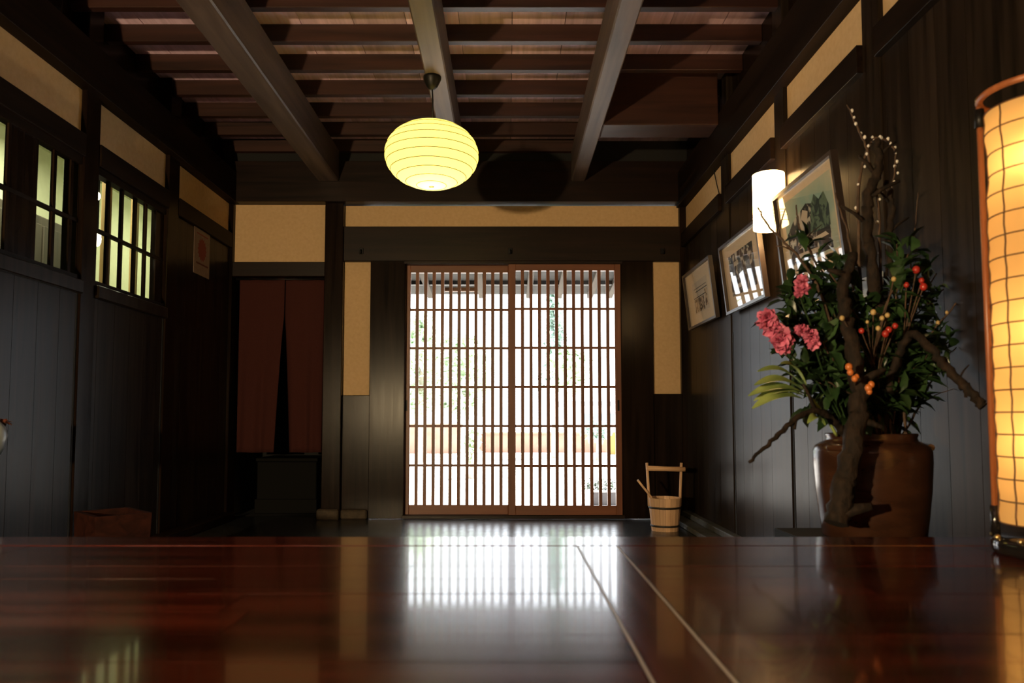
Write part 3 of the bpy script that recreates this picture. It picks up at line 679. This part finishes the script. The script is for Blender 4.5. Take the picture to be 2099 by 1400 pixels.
for i in range(26):
    d = Vector((random.gauss(0, 1), random.gauss(0, 1), random.uniform(-.2, 1))).normalized(); leaf(b, p - Vector((0, 0, .012)), d, Vector((0, 0, 1)), .03, .014)
obj('bloom', b, 'dry', t2)

# ================================================================== BUCKET, LADLE, CRATE
bq = onY(1363, 1083, 5.22); bxx, by = bq.x, 5.22; s = 5.22 / F
t = thing('wooden_bucket', 'pale wooden hand bucket with tall handle in the right corner', 'bucket', (bxx, by, 0))
rb_, rt_, h = 27 * s, 33.5 * s, 66 * s
b = NB(); ns = 18
for i in range(ns):
    a0, a1 = 2 * PI * i / ns + .006, 2 * PI * (i + 1) / ns - .006
    vs = []
    for rr, z in ((rb_, .0), (rt_, h), (rt_ - .014, h), (rb_ - .014, .012)):
        for a in (a0, a1): vs.append(b.verts.new((bxx + rr * math.cos(a), by + rr * math.sin(a), z)))
    for q4 in ((0, 1, 3, 2), (2, 3, 5, 4), (4, 5, 7, 6), (6, 7, 1, 0), (0, 2, 4, 6), (1, 7, 5, 3)): b.faces.new([vs[i_] for i_ in q4])
obj('staves', b, 'cedar', t)
b = NB(); lathe(b, [(0, .015), (rb_ - .01, .015), (rb_ - .01, .03), (0, .03)], bxx, by, 30); obj('bucket_bottom', b, 'cedar', t)
for kz in (.16, .71):
    z = h * kz; r = rb_ + (rt_ - rb_) * kz; b = NB(); lathe(b, [(r - .002, z - .007), (r + .003, z - .007), (r + .004, z + .007), (r - .002, z + .007)], bxx, by, 36); obj('hoop', b, 'hoop', t, 'dark hoop band')
ht = h + 70 * s
for sg in (-1, 1):
    b = NB(); x0, x1 = bxx + sg * (rt_ - .008), bxx + sg * (rt_ + .006)
    tube(b, [(x0, by, h - .06), (x0 + sg * .004, by, h + .05), (x1, by, ht)], [.011, .010, .010], 8); obj('handle_upright', b, 'cedar', t)
b = NB(); z = ht - 12 * s; tube(b, [(bxx - rt_ - .01, by, z + .004), (bxx, by, z), (bxx + rt_ + .03, by, z - .004)], [.019, .017, .019], 10); obj('handle_bar', b, 'cedarX', t)
l0, l1 = onY(1307, 984, by - .05), onY(1334, 1018, by - .02)
t = thing('wooden_ladle', 'wooden ladle leaning in the bucket with its handle sticking out', 'ladle', l1)
d = (l1 - l0).normalized(); e = l1 + d * .06
b = NB(); tube(b, [l0, l1, e], .008, 8); obj('ladle_handle', b, 'cedar', t)
b = NB(); lathe(b, [(0, e.z - .07), (.035, e.z - .07), (.037, e.z - .005), (.033, e.z - .005), (.031, e.z - .062), (0, e.z - .062)], e.x + .03, e.y + .01, 20); obj('ladle_cup', b, 'cedar', t)

tr = onY(316, 1049, 3.2); tl = onY(195, 1063, 3.02)
zt_ = tr.z
t = thing('wooden_crate', 'open reddish wooden crate showing above the step edge at left', 'crate', ((tl.x + tr.x) / 2, 3.2, 0))
axis = Vector((tr.x - tl.x, .16, 0)); Lc = axis.length; ax = axis.normalized(); ay = Vector((-ax.y, ax.x, 0)); o0 = Vector((tl.x, 3.02, 0))
def crate_pt(u, v, z):         # tapered: narrower at the bottom
    k = .90 + .10 * z / zt_; uu = Lc / 2 + (u - Lc / 2) * k; vv = .14 + (v - .14) * k; return o0 + ax * uu + ay * vv + Vector((0, 0, z))
def crate_board(u0, u1, v0, v1, z0, z1):
    b = NB(); vs = [b.verts.new(crate_pt(u, v, z)) for z in (z0, z1) for u, v in ((u0, v0), (u1, v0), (u1, v1), (u0, v1))]
    for f in ((0, 1, 2, 3), (4, 7, 6, 5), (0, 4, 5, 1), (1, 5, 6, 2), (2, 6, 7, 3), (3, 7, 4, 0)): b.faces.new([vs[i] for i in f])
    return b
obj('front_board', crate_board(0, Lc, 0, .018, 0, zt_), 'tub', t); obj('back_board', crate_board(0, Lc, .262, .28, 0, zt_), 'tub', t)
obj('end_board', crate_board(0, .018, .018, .262, 0, zt_), 'tub', t); obj('end_board', crate_board(Lc - .018, Lc, .018, .262, 0, zt_), 'tub', t)
obj('bottom_board', crate_board(.018, Lc - .018, .018, .262, .02, .04), 'tub', t)
b = NB(); ball(b, crate_pt(Lc + .008, .1, zt_ - .06), .013); obj('end_knob', b, 'tub', t)

# ================================================================== POT AND FLOWERS
PY = 2.32; PXc = onY(1786, 950, PY).x; pz = onY(1786, 1101, PY).z - .0
s = PY / F
st = thing('pot_stand', 'low dark wooden stand carrying the big brown pot beside the right wall', 'stand', (PXc, PY, 0))
bx('stand_top', 'blackwood', st, PXc - .24, XR - .17, PY - .3, PY + .2, pz - .04, pz, .004)
for dx in (-.22, XR - .21 - PXc):
    for dy in (-.28, .18): bx('leg', 'postZ', st, PXc + dx, PXc + dx + .035, PY + dy - .017, PY + dy + .018, 0, pz - .04)
pot = thing('ceramic_pot', 'big brown glazed ceramic pot holding branches and flowers', 'pot', (PXc, PY, pz))
zz = lambda py: onY(1786, py, PY).z
prof = [(0, pz), (.144, pz), (.149, pz + .01), (.158, zz(1050)), (.166, zz(1000)), (.171, zz(950)), (.171, zz(925)), (.164, zz(914)), (.148, zz(907)), (.133, zz(903)), (.130, zz(897)), (.134, zz(891)), (.132, zz(888)), (.122, zz(889)), (.117, zz(900)), (.14, zz(915)), (.15, zz(950)), (.14, pz + .03), (0, pz + .02)]
b = NB(); lathe(b, prof, PXc, PY, 56); pb = obj('pot_body', b, 'pot', pot)
for a in (-.25, PI + .5):
    b = NB(); tube(b, smooth_path([(PXc + .166 * math.cos(a + dd), PY + .166 * math.sin(a + dd), zz(916) + dz) for dd, dz in ((-.16, 0), (-.08, .0), (.08, .0), (.16, 0))]), .011, 8); obj('lug', b, 'pot', pot)
mouth = Vector((PXc, PY, zz(895)))
def P(px, py, Y): return onY(px, py, Y)
def branch(name, lab, pts, r0, r1, m='twig', n=8, jit=.004, wob=.12, stubs=(), cat='branch', group=None, buds=None, bud_mat='white', bud_r=.005):
    path = smooth_path(pts, 7, jit); t = thing(name, lab, cat, path[0], group)
    b = NB(); tube(b, path, lerp_r(r0, r1, len(path)), n, True, wob)
    for i, d, L, r in stubs:
        q = path[int(i * (len(path) - 1))]; d = Vector(d).normalized(); tube(b, [q, q + d * L * .5 + Vector((0, 0, .004)), q + d * L], [r, r * .8, r * .55], 6, True, .2)
    obj('stem', b, m, t)
    if buds:
        for k in range(buds):
            i = .25 + .75 * (k + .5) / buds; q = path[int(i * (len(path) - 1))] + Vector((random.uniform(-.008, .008), random.uniform(-.006, .006), random.uniform(-.004, .006)))
            b = NB(); ball(b, q, bud_r * random.uniform(.8, 1.2), 1, (1, 1, 1.3)); obj('bud', b, bud_mat, t)
    return t
# the heavy trunk leaning across the front of the pot
branch('tree_branch', 'thick rough-barked branch leaning across the front of the pot', [P(1712, 1088, 2.075) + Vector((0, 0, .02)), P(1730, 1000, 2.08), P(1748, 900, 2.085), P(1760, 820, 2.1), P(1752, 740, 2.12), P(1735, 660, 2.14), P(1728, 590, 2.16), P(1748, 520, 2.18)], 0.033, .013, 'bark', 12, .005, .16,
       [(.05, (.8, -.3, .3), .09, .02), (.35, (.9, -.2, -.2), .07, .012), (.5, (.8, -.2, .5), .08, .014), (.9, (-1, -.1, .3), .06, .010)])
branch('tree_branch', 'dark gnarled branch rising tallest from the pot', [P(1800, 900, 2.30), P(1795, 800, 2.29), P(1800, 660, 2.27), P(1790, 560, 2.25), P(1775, 470, 2.24), P(1782, 400, 2.24), P(1800, 340, 2.24), P(1795, 285, 2.24)], .024, .012, 'bark', 10, .006, .18,
       [(.6, (-.8, -.1, .5), .10, .008), (.7, (.9, -.1, .5), .11, .009), (.82, (-.7, 0, .8), .08, .007), (.9, (.8, 0, .7), .07, .006)])
branch('tree_branch', 'dark upright branch right of the tallest one', [P(1830, 900, 2.33), P(1850, 780, 2.33), P(1838, 640, 2.32), P(1822, 520, 2.30), P(1828, 430, 2.30), P(1818, 370, 2.30)], .016, .008, 'bark', 8, .005, .18,
       [(.7, (.8, 0, .6), .08, .006), (.85, (-.7, 0, .8), .07, .005)])
branch('bare_branch', 'bare crooked branch reaching out low left past the pot rim', [P(1735, 893, 2.26), P(1712, 868, 2.22), P(1680, 845, 2.18), P(1640, 852, 2.15), P(1605, 882, 2.12), P(1570, 915, 2.1), P(1535, 948, 2.08)], .013, .0045, 'bark', 8, .003, .16,
       [(.55, (-.2, -.2, -1), .03, .008), (.62, (-.6, 0, -.8), .05, .006), (.4, (-.5, -.2, 1), .09, .007)])
branch('bare_branch', 'thick bare branch sloping down right towards the lantern', [P(1812, 900, 2.26), P(1825, 780, 2.22), P(1862, 690, 2.16), P(1905, 712, 2.08), P(1945, 760, 2.02), P(1985, 800, 1.97), P(2016, 834, 1.94)], .012, .0125, 'bark', 8, .004, .18,
       [(.6, (.2, -.2, -1), .03, .006), (.82, (-.1, 0, -1), .03, .007), (.75, (.6, 0, .8), .05, .003)])
branch('bare_twig', 'thin bare twig crossing in front of the wall lamp', [P(1725, 895, 2.3), P(1715, 760, 2.3), P(1690, 620, 2.3), P(1650, 545, 2.3), P(1610, 498, 2.3), P(1575, 462, 2.3), P(1553, 425, 2.3)], .006, .003, 'twig', 6, .002, .1, [(.75, (.3, 0, 1), .09, .003), (.6, (-1, 0, .3), .06, .003)])
branch('bare_twig', 'thin dark twig before the lower corner of the largest picture', [P(1742, 896, 2.32), P(1715, 700, 2.34), P(1680, 560, 2.36), P(1640, 470, 2.36), P(1632, 420, 2.36)], .005, .0022, 'twig', 6, .002, .1, [(.7, (.8, 0, .7), .08, .002)])
branch('bare_twig', 'thin twig over the right half of the largest picture', [P(1760, 896, 2.3), P(1750, 640, 2.32), P(1742, 500, 2.34), P(1722, 430, 2.36), P(1712, 395, 2.36)], .005, .0022, 'twig', 6, .002, .1)
branch('bare_twig', 'long thin twig slanting up right from the pot rim', [P(1850, 892, 2.34), P(1880, 840, 2.33), P(1910, 780, 2.32), P(1938, 735, 2.3), P(1960, 712, 2.3)], .004, .0018, 'twig', 6, .002, .1, [(.35, (.9, 0, .35), .12, .002)])
branch('bare_twig', 'thin twig standing clear against the dark wall at upper right', [P(1835, 890, 2.34), P(1860, 700, 2.36), P(1866, 540, 2.38), P(1876, 460, 2.4), P(1882, 395, 2.4)], .004, .0015, 'twig', 6, .002, .1)
branch('budding_willow', 'arching willow wand with pale buds above the largest picture', [P(1785, 893, 2.3), P(1805, 650, 2.28), P(1800, 430, 2.26), P(1780, 320, 2.26), P(1758, 262, 2.26), P(1735, 215, 2.26)], .006, .002, 'twig', 6, .002, .1, (), 'twig', None, 13)
branch('budding_willow', 'willow wand with pale buds curling over in a hook', [P(1792, 893, 2.32), P(1768, 650, 2.31), P(1760, 400, 2.3), P(1780, 300, 2.3), P(1806, 283, 2.3), P(1832, 305, 2.3), P(1834, 350, 2.3), P(1826, 400, 2.3)], .006, .002, 'twig', 6, .002, .1, (), 'twig', None, 18)
branch('budding_willow', 'willow wand with pale buds on the right edge of the flowers', [P(1826, 893, 2.34), P(1862, 780, 2.33), P(1905, 690, 2.32), P(1945, 640, 2.3), P(1978, 600, 2.3), P(1990, 575, 2.3)], .004, .0015, 'twig', 6, .002, .1, (), 'twig', None, 7, 'yellow', .006)
# leafy stems
gl = 'evergreen leafy stems in the brown pot'
targets = [(1610, 610), (1640, 700), (1665, 780), (1690, 820), (1720, 800), (1700, 560), (1920, 560), (1890, 820), (1840, 800), (1910, 720), (1760, 760), (1815, 600), (1660, 840), (1600, 660), (1642, 490), (1668, 560), (1622, 650), (1600, 720), (1690, 590), (1712, 650), (1838, 500), (1862, 520), (1885, 570), (1935, 592), (1950, 668), (1945, 700), (1905, 760), (1680, 690), (1775, 640), (1745, 560), (1822, 650), (1655, 620), (1640, 760), (1870, 640), (1700, 740), (1850, 720), (1620, 590), (1785, 720), (1900, 660), (1720, 545)]
for k, (tx, ty) in enumerate(targets):
    Y1 = PY + random.uniform(-.16, .10); st_ = mouth + Vector((random.uniform(-.09, .09), random.uniform(-.08, .08), -.05))
    e = P(tx, ty, Y1); mdl = (st_ + e) / 2 + Vector(((st_.x - e.x) * .22, 0, .03))
    path = smooth_path([st_, mdl, e], 9, .003)
    t = thing('leafy_stem', 'stem of dark glossy evergreen leaves in the big brown pot', 'plant', st_, gl)
    b = NB(); tube(b, path, lerp_r(.0045, .002, len(path)), 6); obj('stem', b, 'twig', t)
    b = NB(); N_ = 44
    for i in range(N_):
        f = .30 + .70 * (i + random.random()) / N_; q = path[min(len(path) - 1, int(f * len(path)))] + Vector([random.uniform(-.012, .012) for _ in range(3)])
        d = (e - mdl).normalized() * .5 + Vector((random.gauss(0, .75), random.gauss(0, .6), random.gauss(0, .6)))
        leaf(b, q, d, Vector((random.gauss(0, .3), random.gauss(-.3, .3), 1)), random.uniform(.05, .092), random.uniform(.024, .040), .2)
    for v in b.verts: v.co.x = min(v.co.x, XR - .03 - .01 * random.random())
    obj('leaves', b, 'leaf', t)
# lance leaves on the left
t = thing('lance_leaf_spray', 'spray of long bright green pointed leaves left of the pot', 'plant', P(1690, 880, 2.24))
b = NB(); rootp = P(1655, 808, 2.17); tube(b, smooth_path([P(1715, 893, 2.25), P(1690, 850, 2.22), rootp]), [.005] * 11, 6); obj('stem', b, 'leafb', t)
for (tx, ty, bx_, by_, W_) in ((1552, 762, 1642, 785, .02), (1546, 790, 1648, 800, .026), (1534, 812, 1650, 808, .026), (1545, 822, 1648, 812, .022), (1542, 838, 1645, 818, .026), (1600, 745, 1652, 790, .02), (1655, 868, 1690, 872, .018)):
    b = NB(); p0, p1 = P(bx_, by_, 2.17), P(tx, ty, 2.1 + random.uniform(-.03, .03)); L_ = (p1 - p0).length; nn = 10
    up = Vector((.0, -.55, .8)); d = (p1 - p0).normalized(); sd = d.cross(up).normalized(); nm = sd.cross(d)
    prev = None
    for i in range(nn + 1):
        k = i / nn; c_ = p0 + (p1 - p0) * k + Vector((0, 0, .022 * math.sin(PI * k))); w_ = W_ * (math.sin(PI * min(1, k * .92 + .06)) ** .8) * .75 + .0004
        row = [b.verts.new(c_ + sd * w_ + nm * w_ * .4), b.verts.new(c_), b.verts.new(c_ - sd * w_ + nm * w_ * .4)]
        if prev:
            for j in range(2):
                f = b.faces.new((prev[j], prev[j + 1], row[j + 1], row[j])); f.smooth = True
        prev = row
    obj('leaf', b, 'leafb', t)
# pink blossoms
def blossom(b, c, R, n=70):
    for i in range(n):
        d = Vector((random.gauss(0, 1), random.gauss(-.3, 1), random.gauss(.2, 1))).normalized(); s_ = random.uniform(.5, 1)
        leaf(b, c + d * R * .25, d, Vector((random.gauss(0, 1), random.gauss(0, 1), random.gauss(0, 1))), R * s_ * .8, R * .72, -.45)
for lab, blooms, via in (('pink blossom stem leaning out farthest left', ((1572, 655, .036), (1588, 676, .036), (1601, 694, .04), (1604, 710, .03)), (1680, 790)),
                         ('pink blossom stem with small blooms below the largest picture', ((1643, 577, .022), (1645, 592, .024), (1637, 600, .016)), (1690, 740)),
                         ('pale pink blossom stem half hidden among the leaves', ((1643, 678, .024), (1662, 690, .026), (1668, 704, .022)), (1700, 800))):
    Yb = 2.14; st_ = mouth + Vector((-.07, -.05, -.04)); t = thing('pink_blossom', lab, 'flower', st_)
    b = NB(); x_, y_, r_ = blooms[-1]; path = smooth_path([st_, P(via[0], via[1], 2.2), P(x_, y_, Yb)] + [P(q[0], q[1], Yb) for q in reversed(blooms[:-1])], 6); tube(b, path, .003, 6); obj('stem', b, 'leaf', t)
    for x_, y_, r_ in blooms:
        b = NB(); blossom(b, P(x_, y_, Yb - .02), r_); obj('bloom', b, 'pink', t)
# berries
def berries(lab, cat, m, pts, via, base=(0, 0), Yb=2.16):
    st_ = mouth + Vector((base[0], base[1], -.04)); t = thing('berry_twig', lab, cat, st_)
    b = NB()
    for x_, y_, r_ in pts: tube(b, smooth_path([st_, P(via[0], via[1], 2.22), P(x_, y_, Yb)], 6), .002, 5)
    obj('stem', b, 'twig', t)
    for x_, y_, r_ in pts:
        b = NB(); ball(b, P(x_, y_, Yb - .01), r_, 2, (1, 1, 1.15)); obj('berry', b, m, t)
berries('twig of red rose hips at upper right of the flowers', 'berries', 'red', ((1878, 553, .011), (1889, 575, .008), (1893, 588, .011), (1858, 584, .008)), (1850, 720), (.05, -.02))
berries('twig of red rose hips in the middle of the flowers', 'berries', 'red', ((1815, 684, .010), (1822, 676, .009), (1766, 678, .008), (1835, 668, .008)), (1800, 780), (.03, -.04), 2.12)
berries('twig of orange berries in front of the thick branch', 'berries', 'orange', ((1740, 752, .010), (1743, 763, .009), (1752, 776, .009), (1756, 772, .007), (1780, 795, .010), (1786, 788, .009), (1782, 803, .008)), (1760, 830), (0, -.07), 2.04)
berries('twig of yellow buds in the middle of the flowers', 'berries', 'yellow', ((1726, 652, .007), (1790, 640, .008), (1808, 652, .007), (1819, 646, .007), (1800, 673, .007), (1778, 660, .005), (1832, 572, .007)), (1790, 760), (.01, -.06), 2.1)

# ================================================================== OUTSIDE
gd = bx('ground', 'ground', None, -30, 30, YB + .15, 60, -.22, -.10); tag(gd, 'sunlit pale garden ground beyond the lattice doors', 'ground', None, 'structure')
stp = bx('door_step', 'ground', None, xb(800), xb(1300), YB + .16, YB + .9, -.1, -.01, .01); tag(stp, 'pale stone doorstep outside the lattice doors', 'step', None, 'structure')
ev = struct('roof_eave', 'grey wooden eave with rafters above the outside of the doors', 'eave')
def ez(y): return 2.30 - .125 * (y - YB)
def slope(name, m, x0, x1, y0, y1, th, dz=0):
    b = NB(); vs = [b.verts.new(v) for v in ((x0, y0, ez(y0) + dz), (x1, y0, ez(y0) + dz), (x1, y1, ez(y1) + dz), (x0, y1, ez(y1) + dz), (x0, y0, ez(y0) + dz + th), (x1, y0, ez(y0) + dz + th), (x1, y1, ez(y1) + dz + th), (x0, y1, ez(y1) + dz + th))]
    for f in ((3, 2, 1, 0), (4, 5, 6, 7), (0, 1, 5, 4), (1, 2, 6, 5), (2, 3, 7, 6), (3, 0, 4, 7)): b.faces.new([vs[i] for i in f])
    return obj(name, b, m, ev)
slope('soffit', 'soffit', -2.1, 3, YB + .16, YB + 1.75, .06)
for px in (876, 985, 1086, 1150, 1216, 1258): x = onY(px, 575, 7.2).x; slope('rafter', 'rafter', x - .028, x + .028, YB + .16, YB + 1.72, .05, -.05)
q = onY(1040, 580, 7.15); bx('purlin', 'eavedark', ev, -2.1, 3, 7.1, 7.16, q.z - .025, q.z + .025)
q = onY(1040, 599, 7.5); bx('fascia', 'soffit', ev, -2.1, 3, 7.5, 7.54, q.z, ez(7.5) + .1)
bx('house_roof', 'eavedark', ev, -5, 5, YR - .3, YB + .3, ZT + .15, ZT + .3)
a, c = onY(912, 574, 7.35), onY(987, 598, 7.35)
sg = thing('hanging_board', 'orange wooden board hanging under the eave outside', 'board', ((a.x + c.x) / 2, 7.33, c.z)); bx('board_face', 'sign', sg, a.x, c.x, 7.32, 7.345, c.z, a.z, .003)
b = NB()
for x in (a.x + .06, c.x - .06): tube(b, [(x, 7.332, a.z - .01), (x, 7.332, ez(7.33) + .01)], .003, 6)
obj('board_hanger', b, 'iron', sg)
# garden wall in two runs
for lab, x0, x1, y0, y1, yy in (('low red garden wall, left run with the higher top', 700, 945, 868, 926, 19.0), ('low red garden wall, longer right run', 962, 1245, 886, 926, 19.6)):
    a, c = onY(x0, y0, yy), onY(x1, y1, yy); t = thing('garden_wall', lab, 'garden wall', ((a.x + c.x) / 2, yy, -.1)); bx('wall_body', 'brick', t, a.x, c.x, yy, yy + .3, -.1, a.z - .05); bx('wall_cap', 'brick', t, a.x - .03, c.x + .03, yy - .04, yy + .34, a.z - .05, a.z)
a, c = onY(1247, 886, 18.5), onY(1300, 926, 18.5); t = thing('yellow_board', 'yellow board standing at the right end of the red garden wall', 'board', ((a.x + c.x) / 2, 18.5, -.1)); bx('board_face', 'fluff', t, a.x, c.x, 18.5, 18.56, -.1, a.z)
# trees and shrubs
def tree(name, lab, px, pyt, pyb, wpx, Y, m, conic=False, n=700, ls=.22, group=None):
    top, bot = onY(px, pyt, Y), onY(px, pyb, Y); t = thing(name, lab, 'tree' if 'tree' in name or name == 'conifer' else 'shrub', (top.x, Y, -.1), group)
    h = top.z - bot.z; w = wpx / F * Y / 2; b = NB(); tube(b, [(top.x, Y, -.1), (top.x + .03, Y, (bot.z + top.z) / 2), (top.x, Y, top.z - h * .15)], [.05 + .012 * h, .04 + .008 * h, .01], 8); obj('trunk', b, 'trunk', t)
    b = NB()
    for i in range(n):
        k = random.random(); d = Vector((random.gauss(0, 1), random.gauss(0, 1), 0)).normalized(); rr = math.sqrt(random.random())
        wr_ = (1 - k) * 1.0 + .06 if conic else math.sqrt(max(.03, 1 - (2 * k - 1) ** 2))
        q = Vector((top.x, Y, bot.z + h * k)) + d * rr * w * wr_
        leaf(b, q, Vector((random.gauss(0, 1), random.gauss(0, 1), random.gauss(0, .8))), Vector((0, 0, 1)), ls * random.uniform(.7, 1.3), ls * .5)
    obj('foliage', b, m, t)
tree('garden_tree', 'pale green round tree outside, left end of the lattice doors', 862, 650, 850, 95, 15, 'foliage', False, 700, .22)
tree('conifer', 'tall blue-green conifer outside behind the right lattice door', 1136, 575, 800, 60, 17, 'conifer', True, 600, .22)
tree('garden_tree', 'green bushy tree outside below the conifer', 1165, 718, 800, 90, 14, 'foliage', False, 600, .18)
tree('garden_tree', 'broad pale tree far behind the left lattice door', 940, 690, 850, 150, 26, 'foliage', False, 800, .4)
tree('garden_shrub', 'small spiky shrub outside before the red wall', 968, 885, 945, 34, 11, 'foliage', False, 160, .13)
tree('garden_shrub', 'leafy shrub outside at right before the far house', 1225, 868, 900, 60, 16, 'conifer', False, 200, .14)
# planter near the door
a, c = onZ(1212, 1037, -.1), onZ(1264, 1037, -.1); Yp = a.y; zt2 = onY(1240, 1006, Yp).z
t = thing('planter_box', 'grey planter box outside at the lower right of the doors', 'planter', ((a.x + c.x) / 2 + .06, Yp + .12, -.1))
b = NB(); box(b, a.x, c.x + .15, Yp, Yp + .24, -.1, zt2, .01); obj('planter_body', b, 'planter', t); bx('planter_rim', 'house', t, a.x - .01, c.x + .16, Yp - .01, Yp + .25, zt2 - .015, zt2 + .005, .003)
t2 = thing('planter_plant', 'low dark plant growing in the grey planter box', 'plant', ((a.x + c.x) / 2, Yp + .12, zt2)); b = NB()
for i in range(150):
    leaf(b, Vector((random.uniform(a.x - .05, c.x + .12), Yp + random.uniform(.02, .22), zt2 + random.uniform(0, .09))), Vector((random.gauss(-.2, 1), random.gauss(0, 1), random.gauss(.3, .7))), Vector((0, 0, 1)), .06, .025)
obj('leaves', b, 'leaf', t2)
# far house at the right
a, c = onY(1165, 832, 30), onY(1330, 880, 30); t = thing('far_house', 'pale far house with grey roof at the right of the garden', 'house', ((a.x + c.x) / 2, 30, -.1))
bx('house_wall', 'house', t, a.x, c.x, 30, 33, -.1, a.z); bx('house_roof', 'roof', t, a.x - .4, c.x + .4, 29.6, 33.4, a.z, a.z + .18)
for px in (1202, 1226, 1250): q0, q1 = onY(px - 9, 848, 29.95), onY(px + 9, 868, 29.95); bx('window', 'winblue', t, q0.x, q1.x, 29.93, 30.0, q1.z, q0.z)

# ================================================================== LIGHT
w = bpy.data.worlds.new('daylight'); bpy.context.scene.world = w; w.use_nodes = True
bg = w.node_tree.nodes['Background']; bg.inputs[0].default_value = (0.90, 0.95, 1.0, 1); bg.inputs[1].default_value = 6.5
sun = bpy.data.lights.new('sun', 'SUN'); sun.energy = 34; sun.angle = .02; sun.color = (1, .96, .9)
so = bpy.data.objects.new('sun', sun); C.objects.link(so); so.rotation_euler = Vector((-.4, -.33, -1.0)).to_track_quat('-Z', 'Y').to_euler()
po = bpy.data.lights.new('doorway_portal', 'AREA'); po.shape = 'RECTANGLE'; po.size = 1.75; po.size_y = 2.05; po.cycles.is_portal = True
pl = bpy.data.objects.new('doorway_portal', po); C.objects.link(pl); pl.location = (xb(1051), YB + .15, 1.02); pl.rotation_euler = (-PI / 2, 0, 0)

# ================================================================== CAMERA
cam = bpy.data.cameras.new('camera'); cam.sensor_width = 36; cam.sensor_fit = 'HORIZONTAL'; cam.lens = F / 2099 * 36
cam.shift_x = (1049.5 - CX) / 2099; cam.shift_y = (CY - 700) / 2099; cam.clip_start = .02; cam.clip_end = 200
cam.dof.use_dof = True; cam.dof.focus_distance = 5.6; cam.dof.aperture_fstop = 4.0
co = bpy.data.objects.new('camera', cam); C.objects.link(co); co.location = (0, 0, EYE); co.rotation_euler = (PI / 2 + TH, 0, 0)
S = bpy.context.scene; S.camera = co
S.view_settings.view_transform = 'Standard'; S.view_settings.look = 'None'; S.view_settings.exposure = 0.0; S.view_settings.gamma = 1
S.view_settings.use_curve_mapping = False
S.cycles.use_denoising = True; S.cycles.max_bounces = 12; S.cycles.diffuse_bounces = 6; S.cycles.glossy_bounces = 5; S.cycles.transparent_max_bounces = 12
S.cycles.sample_clamp_indirect = 8.0; S.cycles.caustics_reflective = True
